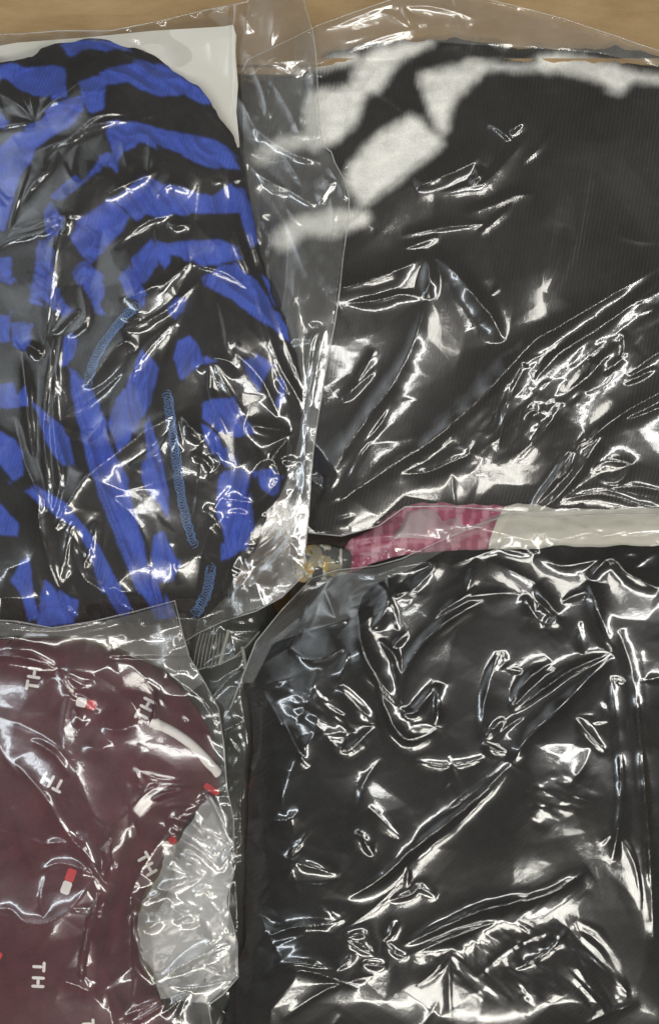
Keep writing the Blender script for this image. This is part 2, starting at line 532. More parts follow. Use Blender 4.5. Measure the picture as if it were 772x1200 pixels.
# how sharply single creases stand up, by their first point (1 = as usual)
LIFT = {(65, 394): 1.7, (73, 394): 1.7, (25, 410): 1.6, (17, 488): 1.6, (206, 484): 1.5, (288, 496): 1.5, (343, 507): 1.6, (212, 484): 1.4, (28, 45): 1.3, (42, 143): 1.4, (215, 70): 1.5, (278, 108): 1.5, (283, 178): 1.5, (380, 385): 1.6, (262, 150): 1.4,
        (420, 710): 1.7, (430, 765): 1.7, (512, 852): 1.6, (512, 800): 1.7, (440, 745): 1.5, (471, 826): 1.6, (585, 765): 1.7, (595, 835): 1.6, (595, 832): 1.4, (718, 768): 1.6, (600, 895): 1.5, (725, 738): 1.7, (715, 790): 1.7, (690, 680): 1.5, (625, 682): 1.5, (612, 610): 1.5, (330, 840): 1.5, (470, 1108): 1.4,
        (502, 298): 1.7, (382, 345): 1.6, (366, 604): 1.5, (499, 350): 1.4, (790, 450): 1.6, (672, 525): 1.6, (715, 493): 1.6, (553, 190): 1.6, (485, 220): 1.4, (572, 145): 1.6, (594, 158): 1.6,
        (500, 58): 0.4, (500, 715): 0.6, (570, 655): 0.6, (560, 115): 0.4, (650, 150): 0.15, (540, 252): 0.7, (604, 230): 0.6, (555, 30): 0.6, (475, 58): 0.6, (372, 168): 0.6,
        (-10, 769): 1.3, (18, 893): 1.2, (155, 1074): 1.5, (271, 990): 1.6, (198, 958): 1.4, (-10, 836): 0.25, (70, 785): 0.35, (68, 785): 0.6, (-10, 1068): 0.8, (80, 888): 0.6, (130, 972): 0.6, (118, 850): 0.4, (100, 870): 0.4, (160, 905): 0.4, (86, 830): 0.7, (15, 945): 0.6, (50, 990): 0.7}
TOP = np.full(X.shape, FLOOR + 2.0)
TOP[Y < 68] = -18.0

def put(Z, outline):
    w = bbox(outline, 2)
    m = inside(outline, X[w], Y[w])
    t = TOP[w]; t[m] = np.maximum(t[m], Z[w][m])

def dome(outline, edge, top, run):
    d = np.zeros(X.shape); w = bbox(outline, 2)
    m = inside(outline, X[w], Y[w])
    d[w] = np.where(m, edge_dist(outline, X[w], Y[w]), 0)
    return edge + (top - edge) * (1 - np.exp(-d / run))

def garment_heights(outline, edge, top, run, folds, noise=3.0, seed=1, rest=1.0, wrinkle=2.0, flow=None):
    Z = dome(outline, edge, top, run)
    R = np.zeros(X.shape)
    for f in folds:
        pts, h, wl, wr = f[:4]
        ridge(R, pts, h, wl, wr, e=1.2, mode='add', taper=0.25)
    Z = Z + blur1(R)
    Z += noise * fbm(X, Y, 60, seed, 3) + 0.35 * noise * fbm(X, Y, 16, seed + 50, 2)
    Z += 0.5 * wrinkle * (1 - np.abs(fbm(X + 9 * fbm(X, Y, 40, seed + 3, 2), Y, 26, seed + 71, 3)) * 1.6)
    if flow is not None:
        Z += flow
    Z = np.maximum(Z, TOP + rest)
    return Z

def film_heights(outline, gap, creases, cr_amp, seed, drape=10, edge_drop=0.0, edge_run=25.0, level=None, patches=(), soft=15.0, min_gap=0.8, nrand=0, lean=0.0):
    """tight film over whatever lies below: bridges hollows, carries the creases and the crumpling"""
    B = blur(dilate(TOP, drape), soft)
    if level is not None: B = np.maximum(B, level)
    w = bbox(outline, 12)
    Z = B + gap
    Z[w] = 0.5 * crumple(w, 34, seed + 3, src=Z) + 0.5 * Z[w]      # stiff film: flat facets between its creases
    d = np.zeros(X.shape)
    d[w] = np.where(inside(outline, X[w], Y[w]), edge_dist(outline, X[w], Y[w]), 0)
    if edge_drop: Z -= edge_drop * np.exp(-d / edge_run)
    R = np.zeros(X.shape)
    for c in creases:
        pts = c[0]; h = c[1] if len(c) > 1 else 6; wl = c[2] if len(c) > 2 else 9; wr = c[3] if len(c) > 3 else wl
        lf = LIFT.get(tuple(pts[0]), 0.85)
        ridge(R, pts, lf * min(h * HS, HC * min(wl, wr) + 0.8), 0.9 * wl, 0.9 * wr, e=0.8)
    rs = random.Random(seed)                      # small secondary creases
    a = np.array(outline); bx0, by0, bx1, by1 = a[:, 0].min(), a[:, 1].min(), a[:, 0].max(), a[:, 1].max()
    for _ in range(nrand):
        px, py = rs.uniform(max(bx0, -20), min(bx1, 790)), rs.uniform(max(by0, 0), min(by1, 1210))
        an = rs.gauss(lean, 0.7); ln = rs.uniform(35, 130); bend = rs.uniform(-.25, .25)
        p0 = (px - ln * math.cos(an) / 2, py - ln * math.sin(an) / 2); p2 = (px + ln * math.cos(an) / 2, py + ln * math.sin(an) / 2)
        p1 = (px - bend * ln * math.sin(an) * .5, py + bend * ln * math.cos(an) * .5)
        ridge(R, [p0, p1, p2], rs.uniform(0.7, 2.0), rs.uniform(3, 7), rs.uniform(2.5, 5), e=0.7)
    Z = Z + R
    C = np.zeros(X.shape)
    C[w] = cr_amp * (0.42 * crumple(w, 66, seed) + 0.07 * crumple(w, 24, seed + 1) + 0.02 * crumple(w, 9, seed + 2))
    am = 0.65 + 0.5 * vnoise(X, Y, 70, seed + 5)
    Z += C * am
    for poly, amp, cell, ang, st in patches:
        M = soft_mask(poly, 14)
        pw = bbox(poly, 4)
        st = st * 1.6
        Z[pw] += 0.30 * amp * M[pw] * (crumple(pw, cell * 0.85, seed + 11 + int(poly[0][0]), ang, st) + 0.45 * crumple(pw, cell * 0.5, seed + 12, ang, st))
    Z = blur1(Z, 0.22)
    Z = np.maximum(Z, TOP + min_gap)
    return Z

BAG_GROUP = 'clear plastic bags of clothes packed in the box'

def bag(name, label, Z, outline, mat, back_h, seam=True, seam_r=0.8, seam_pts=None, stride=1):
    b = thing(name, label, 'bag', group=BAG_GROUP)
    sheet('front_sheet', Z, outline, mat, b, stride=stride)
    Zb = np.minimum(Z - 1.2, np.full(X.shape, back_h) + 3 * vnoise(X, Y, 40, 3))
    sheet('back_sheet', Zb, outline, mat, b, stride=6)
    if seam:
        pts = seam_pts or list(outline) + [outline[0]]
        pts = resample(pts, 3.0)
        mb = MB(); mb.tube([(x, y, zat(Z, x, y) + 0.1) for x, y in pts], seam_r, 6)
        mb.obj('edge_seam', M_EDGE, b)
    return b

def paint(color, poly, rgb, soft=0.0, warp=2.0, seed=3, sm=3):
    pl = smooth_poly(poly, sm) if sm > 1 else poly
    w = bbox(pl, 8 + soft * 2)
    x = X[w] + warp * fbm(X[w], Y[w], 13, seed, 3); y = Y[w] + warp * fbm(X[w], Y[w], 13, seed + 90, 3)
    d = edge_dist(pl, x, y); s = np.where(inside(pl, x, y), d, -d)
    a = np.clip(s / max(soft, 0.9) * 0.5 + 0.5, 0, 1)[..., None]
    if soft: a = a * a * (3 - 2 * a)
    color[w] = color[w] * (1 - a) + np.array(rgb) * a

# ------------------------------------------------------------------ lowest layer: things peeping between the bags
# the dark garment in a zip bag
o_zip_g = smooth_poly([(196, 690), (300, 690), (335, 760), (330, 900), (320, 1100), (320, 1240), (215, 1240), (210, 1000), (215, 820)], 3)
Z = garment_heights(o_zip_g, -110, -70, 30, [([(235, 800), (245, 900), (240, 1000)], 8, 4, 18), ([(290, 820), (282, 930), (290, 1100)], 8, 5, 16)], 4, 21)
tag(sheet('folded_garment', Z, o_zip_g, cloth_mat('charcoal_cloth', (0.022, 0.022, 0.021), rib=120, rib_ang=0.0), stride=2),
    'charcoal folded garment deep in the gap between the bags, under the zip bag', 'clothing')
put(Z, o_zip_g)

# plaid, printed and white garments in the gap between the two dark bags
o_pl = smooth_poly([(404, 640), (432, 622), (462, 596), (480, 575), (600, 570), (625, 600), (612, 640), (590, 690), (480, 700), (408, 690)], 3)
Z = garment_heights(o_pl, -55, -30, 25, [([(405, 632), (480, 626), (575, 610)], 9, 10, 3), ([(410, 655), (500, 645)], 4, 3, 9)], 2, 31)
colr = np.zeros((NY, NX, 3)); colr[:] = (0.33, 0.016, 0.075)
u = X + 0.12 * (Y - 640)
per = (u - 414) % 31
colr[(per > 9) & (per < 14)] = (0.42, 0.10, 0.17)
colr[(per > 22) & (per < 31)] = (0.55, 0.22, 0.28)
row = ((Y + 0.14 * X) - 700) % 34
for lo, hi, c in ((0, 5, (0.58, 0.26, 0.32)), (9, 12, (0.24, 0.012, 0.06))):
    m = (row > lo) & (row < hi); colr[m] = 0.5 * colr[m] + 0.5 * np.array(c)
tag(sheet('plaid_garment', Z, o_pl, cloth_mat('plaid_cloth', dye=True, grain=0.1), color=colr, stride=2),
    'pink and crimson plaid garment peeping out of the gap between two black-garment bags', 'clothing')
put(Z, o_pl)

o_pr = smooth_poly([(348, 646), (372, 638), (400, 642), (411, 648), (410, 668), (392, 676), (350, 682)], 3)
Z = garment_heights(o_pr, -42, -27, 14, [([(380, 640), (382, 685)], 4, 3, 7)], 1.5, 41)
colr = np.zeros((NY, NX, 3)); colr[:] = (0.24, 0.21, 0.12)
n1 = fbm(X, Y, 9, 61, 3); n2 = fbm(X, Y, 10, 65, 3)
colr[fbm(X, Y, 11, 69, 3) > 0.25] = (0.60, 0.58, 0.50)
colr[n1 > 0.1] = (0.42, 0.27, 0.05)
colr[n2 > 0.3] = (0.012, 0.012, 0.010)
colr[(X > 401) & (Y < 668)] = (0.02, 0.02, 0.015)
tag(sheet('printed_garment', Z, o_pr, cloth_mat('printed_cloth', dye=True, grain=0.05), color=colr),
    'cream cloth printed with yellow and black, small scrap beside the pink plaid', 'clothing')
put(Z, o_pr)

o_wh = smooth_poly([(598, 588), (640, 588), (740, 590), (825, 590), (832, 600), (830, 690), (592, 690), (572, 655), (578, 620)], 3)
Z = garment_heights(o_wh, -45, -26, 16, [([(580, 632), (660, 622), (780, 618)], 5, 8, 8)], 1.5, 51)
tag(sheet('white_garment', Z, o_wh, cloth_mat('white_cloth', (0.72, 0.68, 0.58), grain=0.1, fleck=0.05), stride=2),
    'cream white garment seen as a band between the two right-hand bags', 'clothing')
put(Z, o_wh)

# zip bag over the charcoal garment, with its ribbed closure
o_zip = [(205, 735), (232, 700), (318, 700), (332, 750), (306, 800), (310, 900), (316, 1000), (322, 1250), (240, 1250), (226, 1000), (222, 900), (214, 800)]
Z = film_heights(o_zip, 4, [([(285, 760), (290, 790), (297, 826)], 5, 5), ([(225, 790), (258, 778), (285, 764), (300, 745)], 5, 4, 12), ([(275, 850), (290, 900), (280, 960)], 5, 8),
                            ([(255, 860), (300, 840)], 4, 8), ([(300, 830), (286, 900)], 5, 8), ([(275, 1000), (282, 1200)], 5, 6)], 3.4, 71, nrand=40, lean=1.5)
M_ZIPF = film_mat('zip_film', 0.12, 0.10, 2.0, hue=(0.62, 0.63, 0.56))
zb = bag('zip_bag', 'clear zip bag with ribbed closure in the gap between maroon and black bags', Z, o_zip, M_ZIPF, -112, seam=False)
M_ZIPR = film_mat('zip_rib_plastic', 0.30, 0.2, 2.0, hue=(0.6, 0.6, 0.55))
M_ZIPW = film_mat('zip_track_plastic', 0.62, 0.25, 2.0, hue=(0.62, 0.62, 0.55))
for k in range(9):
    x0 = 226 + k * 4.3
    pts = [(x0 + 9 - k * 0.4, 742), (x0 + 4, 760), (x0, 786 - k * 1.0)]
    mb = MB(); mb.tube([(x, y, zat(Z, x, y) + 0.7) for x, y in resample(pts, 3)], 0.65, 5); mb.obj('closure_rib', M_ZIPR, zb)
for pts, r in (([(268, 738), (262, 760), (257, 779)], 2.4), ([(284, 758), (290, 790), (297, 828)], 2.4)):
    mb = MB(); mb.tube([(x, y, zat(Z, x, y) + 1.2) for x, y in resample(pts, 3)], r, 8); mb.obj('closure_track', M_ZIPW, zb)
mb = MB(); mb.tube([(x, y, zat(Z, x, y) + 0.5) for x, y in resample([(228, 786), (245, 781), (258, 778), (275, 770), (292, 754), (304, 740)], 3)], 1.1, 6); mb.obj('edge_seam', M_ZIPW, zb)
put(Z, o_zip)

# bag round the plaid, printed and white garments
o_mid = [(340, 588), (420, 572), (520, 575), (620, 588), (700, 592), (830, 596), (830, 672), (700, 668), (600, 664), (500, 690), (420, 705), (340, 700)]
Z = film_heights(o_mid, 3, [([(372, 640), (430, 628), (480, 625), (520, 633)], 7, 5, 9), ([(520, 633), (545, 592)], 6, 7), ([(360, 622), (400, 618), (450, 598)], 6, 7),
                            ([(345, 606), (400, 592), (460, 577)], 6, 6), ([(470, 572), (478, 595), (470, 612)], 6, 4), ([(575, 615), (640, 598), (760, 598)], 5, 8),
                            ([(620, 612), (655, 632), (720, 615)], 5, 9), ([(720, 612), (740, 630)], 4, 6), ([(395, 600), (425, 602), (440, 596)], 5, 5)], 1.6, 81)
M_MID = film_mat('mid_film', 0.15, 0.07, 2.0)
bag('plastic_bag', 'clear film bag over pink plaid and white clothes in the narrow middle gap', Z, o_mid, M_MID, -100, seam=False)
M_MIDM = film_mat('mid_film_doubled', 0.42, 0.10, 2.0)
o_mm = [(343, 600), (420, 576), (520, 579), (620, 590), (566, 616), (520, 632), (470, 630), (412, 642), (380, 640), (356, 650)]
sheet('doubled_margin', Z - 1.5 + 0.6 * vnoise(X, Y, 14, 49), o_mm, M_MIDM, bpy.data.objects['plastic_bag'])
put(Z, o_mid)

# ------------------------------------------------------------------ lower right: black garment and its bag
o_dg = smooth_poly([(286, 790), (318, 736), (352, 702), (400, 674), (470, 651), (560, 644), (680, 641), (770, 640), (820, 639), (830, 640), (832, 660), (832, 1200), (830, 1250), (300, 1250), (288, 1100), (292, 950), (296, 850)], 3)
o_dg = rough_edge(o_dg, 1.6, 27)
folds = [([(330, 800), (360, 900), (350, 1000), (320, 1080)], 8, 6, 25), ([(420, 720), (520, 690), (640, 690), (780, 700)], 7, 20, 6),
         ([(400, 900), (440, 980), (430, 1080)], 9, 10, 30), ([(520, 1000), (640, 1010), (720, 990)], 9, 25, 8), ([(560, 880), (640, 900), (720, 960)], 8, 8, 25),
         ([(380, 760), (400, 830), (470, 880)], 8, 8, 22), ([(330, 1120), (450, 1150), (560, 1210)], 9, 12, 30), ([(620, 1190), (650, 1150), (690, 1200)], 10, 10, 10)]
Z = garment_heights(o_dg, -60, -14, 22, [(f[0], f[1] * 1.0, f[2], f[3]) for f in folds], 3.5, 101, wrinkle=3.0)
M_BLACK = cloth_mat('black_cloth', (0.0140, 0.0132, 0.0120), rib=90, rib_ang=0.9, rib_str=0.3, grain=0.5, sheen=0.2, fleck=0.3)
tag(sheet('black_garment', Z, o_dg, M_BLACK, stride=2), 'plain black folded garment in the crinkled bag below the pink plaid', 'clothing')
put(Z, o_dg)

o_d = [(270, 830), (300, 752), (330, 715), (365, 678), (395, 668), (440, 663), (470, 655), (520, 632), (565, 613), (600, 602), (640, 606), (700, 603), (760, 603), (830, 606), (830, 1252), (276, 1252), (278, 1100), (272, 980)]
cD = [([(420, 710), (425, 760), (445, 800), (468, 830)], 9, 12), ([(430, 765), (455, 840), (470, 862), (482, 867), (500, 862), (512, 852)], 9, 12, 7), ([(512, 852), (513, 825), (512, 800)], 8, 6),
      ([(512, 800), (490, 830), (478, 835), (468, 828)], 8, 8, 5), ([(440, 745), (465, 775), (469, 830)], 8, 6), ([(470, 828), (472, 862)], 8, 4),
      ([(471, 826), (473, 790), (490, 760), (515, 735), (545, 715), (570, 702)], 8, 9, 6), ([(500, 715), (545, 700), (590, 695), (612, 697)], 6, 6, 8),
      ([(585, 765), (575, 790), (567, 830), (566, 868)], 9, 16, 5), ([(566, 868), (580, 880), (598, 883)], 6, 5), ([(585, 764), (592, 775), (582, 792), (590, 830)], 6, 5), ([(566, 868), (590, 840)], 7, 8),
      ([(595, 832), (615, 800), (645, 775)], 6, 8), ([(595, 835), (640, 805), (670, 785), (718, 765)], 8, 8, 6), ([(718, 768), (690, 795), (650, 835), (620, 862), (600, 895)], 10, 9, 16),
      ([(600, 895), (570, 925), (530, 960), (490, 990), (445, 1030), (408, 1052)], 9, 8, 14), ([(590, 880), (560, 920), (500, 968), (440, 1015)], 6, 5, 6), ([(525, 885), (534, 915), (540, 942)], 5, 5),
      ([(725, 738), (735, 770), (742, 800), (748, 850), (752, 900), (760, 990), (766, 1100)], 10, 8), ([(715, 790), (725, 870), (728, 930), (722, 980), (716, 1010)], 9, 8, 6), ([(752, 760), (758, 850), (764, 930)], 6, 5),
      ([(672, 838), (690, 862), (712, 882)], 6, 5), ([(690, 680), (703, 662), (718, 655), (735, 672), (772, 690)], 8, 10, 8), ([(690, 680), (705, 730), (718, 765)], 8, 7), ([(735, 672), (755, 655), (772, 645)], 6, 8),
      ([(612, 610), (590, 625), (572, 638)], 8, 12, 8), ([(612, 610), (626, 632), (628, 648)], 8, 5, 12), ([(572, 638), (600, 645), (625, 650)], 4, 6), ([(625, 650), (655, 662), (690, 658), (772, 640)], 6, 10, 8),
      ([(625, 682), (640, 706), (652, 722), (638, 735)], 8, 12, 5), ([(612, 697), (625, 720), (638, 735)], 7, 6), ([(570, 655), (600, 670), (640, 690)], 4, 9),
      ([(470, 1108), (520, 1085), (560, 1068), (600, 1058), (640, 1048), (690, 1020)], 9, 8, 10), ([(475, 1120), (530, 1098), (590, 1075)], 7, 8), ([(450, 1104), (466, 1078)], 6, 5), ([(450, 1104), (465, 1118), (480, 1120)], 6, 5),
      ([(402, 1100), (425, 1094), (432, 1106), (441, 1119)], 7, 6), ([(402, 1100), (420, 1112), (441, 1119)], 7, 6), ([(422, 1128), (440, 1131), (455, 1130)], 5, 6),
      ([(330, 840), (345, 870), (362, 900)], 8, 6, 10), ([(302, 805), (322, 835), (345, 872)], 6, 6), ([(275, 975), (300, 960), (335, 962), (352, 950)], 6, 8), ([(278, 978), (300, 985), (315, 1010)], 6, 8),
      ([(415, 975), (428, 985), (436, 1004)], 7, 6), ([(305, 1100), (340, 1088), (395, 1080), (402, 1068)], 7, 10, 6), ([(330, 1135), (370, 1140), (420, 1158)], 5, 10, 6), ([(322, 1132), (350, 1128), (395, 1136)], 5, 6),
      ([(330, 748), (355, 770), (380, 771), (412, 755)], 7, 14, 6), ([(378, 860), (400, 878), (415, 874), (440, 850)], 7, 9, 8), ([(395, 805), (440, 850)], 6, 8), ([(412, 755), (397, 800)], 5, 8),
      ([(395, 670), (440, 674), (470, 664), (508, 660), (490, 685), (455, 708)], 8, 10, 7), ([(440, 680), (455, 700), (440, 733), (422, 737)], 7, 7), ([(455, 700), (485, 690)], 5, 6), ([(380, 690), (398, 735)], 7, 5), ([(360, 700), (352, 730)], 6, 6),
      ([(360, 738), (400, 728), (420, 722)], 6, 8), ([(500, 735), (520, 715), (560, 690)], 6, 10), ([(455, 1055), (480, 1048), (492, 1040), (512, 1052)], 5, 5), ([(290, 1060), (310, 1090), (285, 1130)], 6, 9), ([(310, 1060), (340, 1020), (352, 1000)], 6, 10),
      ([(480, 740), (460, 760), (470, 790)], 6, 6), ([(320, 1000), (345, 1010), (400, 1025)], 5, 9)]
pD = [([(478, 1122), (530, 1100), (600, 1078), (660, 1070), (705, 1085), (728, 1130), (748, 1168), (720, 1192), (690, 1196), (665, 1172), (640, 1168), (620, 1192), (560, 1172)], 3.2, 15, 0.9, 1.8),
      ([(612, 925), (650, 900), (700, 915), (710, 935), (680, 950), (650, 965), (632, 990), (612, 955)], 3.2, 16, 0.4, 1.6),
      ([(672, 860), (718, 795), (728, 872), (700, 885)], 3.0, 14, 1.2, 1.4), ([(320, 795), (365, 790), (440, 830), (430, 880), (370, 870), (340, 840)], 3.0, 14, 0.5, 1.5),
      ([(400, 680), (500, 660), (520, 690), (450, 740), (400, 735)], 2.5, 14, 2.4, 1.4), ([(560, 1060), (690, 1010), (700, 1050), (600, 1085)], 2.6, 12, 2.4, 2.2),
      ([(405, 965), (440, 985), (450, 1020), (415, 1000)], 2.5, 12, 0.8, 1.5), ([(280, 960), (420, 940), (420, 1110), (290, 1120)], 2.0, 24, 0.3, 1.4)]
Z = film_heights(o_d, 9, cD, 1.3, 201, nrand=48, lean=-0.8, drape=12, soft=24, patches=pD)
M_FD = film_mat('film_lower_right', 0.005, 0.10, 2.1)
bag('plastic_bag', 'crinkled clear film bag over a plain black garment, sharp shiny creases all over', Z, o_d, M_FD, -100, seam_pts=[(270, 830), (300, 752), (330, 715), (365, 678), (395, 668), (440, 663), (470, 655), (520, 632), (565, 613), (600, 602), (640, 606), (700, 603), (760, 603), (830, 606)])
M_LIP = film_mat('film_lip', 0.16, 0.10, 2.0)
o_lip = [(278, 800), (299, 754), (330, 717), (365, 680), (395, 670), (440, 665), (470, 657), (520, 634), (565, 615), (580, 612), (530, 640), (480, 668), (440, 684), (424, 700), (418, 722), (360, 740), (320, 754), (297, 800)]
sheet('doubled_margin', Z - 1.5 + 0.6 * vnoise(X, Y, 14, 19), o_lip, M_LIP, bpy.data.objects['plastic_bag.001'])
put(Z, o_d)

# ------------------------------------------------------------------ upper right: ribbed black and white garment and its bag
o_bg = smooth_poly([(270, 140), (330, 90), (372, 70), (430, 48), (520, 46), (620, 56), (720, 58), (830, 80), (832, 110), (832, 540), (828, 570), (780, 592), (680, 596), (560, 592), (474, 592), (440, 612), (400, 622), (352, 612), (300, 480), (270, 300)], 3)
o_bg = rough_edge(o_bg, 4.0, 23)
folds = [([(520, 168), (470, 210), (430, 245), (380, 290)], 7, 20, 4), ([(470, 60), (500, 110), (518, 168)], 5, 10, 5), ([(560, 260), (600, 320), (610, 400), (560, 470)], 8, 14, 30),
         ([(655, 205), (645, 280), (625, 345), (600, 390)], 12, 16, 5), ([(690, 200), (672, 290), (640, 360)], 9, 5, 18), ([(620, 200), (680, 180), (760, 178)], 7, 18, 5),
         ([(400, 400), (470, 380), (540, 370)], 6, 25, 12), ([(560, 115), (620, 110), (720, 112), (790, 105)], 9, 10, 26), ([(420, 560), (520, 500), (620, 440), (780, 350)], 8, 30, 20), ([(640, 585), (720, 560), (800, 550)], 8, 10, 25),
         ([(340, 300), (360, 380), (370, 480)], 7, 18, 18)]
Z = garment_heights(o_bg, -40, 2, 32, [(f[0], f[1] * 0.9, f[2], f[3]) for f in folds], 2.5, 111)
colr = np.zeros((NY, NX, 3)); colr[:] = (0.027, 0.0243, 0.0212)
WHT = (0.92, 0.90, 0.84)
whites = [[(360, 110), (408, 100), (416, 76), (440, 58), (480, 50), (508, 50), (478, 66), (460, 84), (446, 104), (430, 112), (418, 142), (400, 162), (384, 170), (362, 172)],
          [(405, 203), (437, 162), (470, 142), (484, 136), (500, 150), (517, 169), (473, 207), (444, 228), (427, 242), (412, 224)],
          [(492, 88), (520, 80), (556, 72), (568, 78), (552, 100), (530, 122), (524, 150), (512, 152), (500, 120)],
          [(548, 73), (590, 74), (618, 76), (640, 65), (680, 68), (720, 76), (752, 86), (800, 92), (800, 98), (745, 96), (730, 107), (716, 107), (698, 94), (660, 86), (630, 83), (590, 82), (550, 82)],
          [(322, 272), (345, 257), (375, 249), (410, 246), (432, 252), (428, 263), (408, 270), (385, 277), (360, 276), (336, 292), (322, 288)],
          [(296, 186), (318, 166), (350, 157), (376, 160), (362, 172), (332, 178), (308, 192)],
          [(372, 74), (400, 66), (418, 64), (410, 74), (380, 82), (368, 82)]]
for i, p in enumerate(whites): paint(colr, p, WHT, 9.0, 1.4, 300 + i)
M_RIB = cloth_mat('ribbed_knit', dye=True, rib=105, rib_ang=0.16, rib_str=1.0, grain=0.2, sheen=0.12, fleck=0.13, printed=True)
tag(sheet('ribbed_garment', Z, o_bg, M_RIB, color=colr), 'charcoal ribbed knit garment with blurred cream white patches along its top', 'clothing')
put(Z, o_bg)

o_b = [(262, 130), (290, 70), (340, 46), (372, 30), (410, 16), (445, 4), (480, -8), (545, -6), (600, 6), (660, 22), (720, 42), (772, 60), (830, 78), (830, 602), (772, 596), (700, 598), (640, 600), (600, 600), (560, 596), (520, 593), (474, 594), (444, 616), (400, 628), (356, 624), (320, 560), (285, 470), (262, 300)]
cB = [([(382, 345), (390, 340), (420, 332), (460, 318), (502, 298)], 9, 10, 16), ([(395, 356), (440, 352), (470, 345), (500, 350)], 7, 12, 8), ([(502, 298), (504, 325), (500, 350)], 10, 8, 10),
      ([(502, 298), (530, 315), (555, 345), (575, 370), (590, 402)], 8, 8, 16), ([(499, 350), (485, 400), (460, 450), (430, 490), (390, 550), (362, 596)], 7, 9, 12),
      ([(366, 604), (395, 590), (430, 565), (460, 545), (475, 535), (500, 520), (560, 470), (620, 405), (650, 385), (700, 355), (790, 300)], 10, 14, 9),
      ([(462, 555), (500, 553), (530, 540), (550, 530), (562, 505)], 7, 8, 10), ([(560, 480), (600, 432), (612, 430), (596, 470), (582, 528)], 7, 6), ([(575, 500), (592, 460), (604, 432)], 5, 4),
      ([(618, 455), (640, 430), (660, 410), (700, 385), (740, 355), (790, 310)], 8, 9, 12), ([(680, 390), (720, 368), (790, 330)], 6, 5, 8),
      ([(790, 450), (740, 478), (715, 495), (690, 515), (672, 525)], 9, 7, 10), ([(672, 525), (650, 560), (630, 585), (619, 600)], 8, 8, 5), ([(715, 493), (700, 520), (680, 550), (650, 585), (620, 600)], 9, 5, 14),
      ([(672, 525), (668, 545), (640, 575)], 6, 5), ([(790, 470), (740, 490), (712, 497)], 6, 6), ([(735, 470), (700, 500), (660, 540)], 6, 5, 9),
      ([(475, 58), (500, 100), (516, 130), (522, 168)], 5, 8, 4), ([(555, 30), (565, 60), (585, 105)], 5, 10, 5), ([(572, 145), (585, 152), (598, 164)], 6, 6, 4), ([(594, 158), (616, 138)], 6, 5), ([(485, 220), (520, 206), (553, 190), (566, 170), (572, 165)], 8, 16, 10),
      ([(553, 190), (560, 205), (548, 218)], 7, 6), ([(486, 222), (520, 224), (548, 218), (570, 212), (600, 180), (620, 155)], 5, 8, 10), ([(540, 252), (580, 238), (604, 228), (625, 227)], 5, 6, 14), ([(604, 230), (590, 250), (560, 275)], 5, 5, 9),
      ([(470, 292), (500, 282), (515, 275)], 5, 5), ([(690, 555), (710, 540), (738, 545), (722, 565), (700, 560)], 6, 7), ([(700, 575), (740, 570), (790, 580)], 6, 6), ([(640, 590), (700, 578), (750, 592), (790, 598)], 6, 7),
      ([(372, 168), (400, 205), (435, 272)], 5, 5, 12), ([(372, 38), (410, 22), (440, 10), (478, -2)], 7, 7, 9), ([(440, 10), (462, 20), (482, 34)], 7, 6), ([(470, -4), (474, 14), (482, 32)], 5, 5), ([(400, 62), (440, 45), (490, 32)], 5, 8),
      ([(500, 58), (560, 50), (620, 52), (700, 60), (790, 72)], 5, 8), ([(560, 115), (590, 112), (620, 104)], 5, 10, 4), ([(395, 50), (430, 42), (445, 30)], 4, 6), ([(650, 150), (700, 165), (780, 155)], 4, 14, 20), ([(440, 10), (500, 6), (560, 22)], 5, 6),
      ([(400, 470), (420, 450), (445, 430)], 4, 9), ([(412, 460), (440, 410)], 4, 7), ([(650, 470), (690, 440), (720, 400)], 6, 8), ([(600, 540), (640, 500), (660, 470)], 5, 7), ([(720, 400), (730, 392), (728, 420), (700, 440)], 6, 5),
      ([(640, 490), (625, 480), (610, 490)], 4, 5), ([(735, 440), (760, 420), (790, 400)], 6, 6), ([(730, 450), (770, 430)], 6, 4)]
pB = [([(560, 480), (620, 410), (700, 360), (800, 310), (800, 400), (740, 440), (690, 480), (640, 500), (600, 540), (545, 560)], 3.0, 15, -0.75, 2.0),
      ([(690, 400), (728, 385), (735, 420), (700, 450), (680, 440)], 2.8, 11, -0.75, 1.4), ([(610, 470), (680, 470), (670, 500), (620, 520)], 2.8, 12, -0.4, 1.6),
      ([(470, 540), (540, 500), (555, 530), (500, 560)], 2.8, 12, -0.5, 1.8), ([(640, 520), (700, 500), (690, 540), (640, 590)], 2.4, 9, -0.9, 2.6)]
Z = film_heights(o_b, 8, cB, 1.1, 401, nrand=34, lean=-0.7, drape=12, soft=22, patches=pB, level=np.where(Y < 90, -8 + (60 - Y) * 0.03, -200))
M_FOLDB = film_mat('film_top_margin', 0.13, 0.10, 2.0)
M_FB = film_mat('film_upper_right', 0.018, 0.10, 2.0)
bag('plastic_bag', 'clear film bag over the ribbed charcoal garment with cream patches, resting against the cardboard', Z, o_b, M_FB, -70)
o_bm = [(345, 47), (372, 32), (410, 18), (445, 6), (480, -6), (545, -4), (600, 8), (660, 24), (720, 44), (772, 62), (830, 80), (830, 96), (772, 78), (700, 62), (620, 56), (520, 50), (440, 52), (372, 76), (345, 90)]
sheet('doubled_margin', Z - 1.5 + 0.6 * vnoise(X, Y, 14, 29), o_bm, M_FOLDB, bpy.data.objects['plastic_bag.002'])
put(Z, o_b)

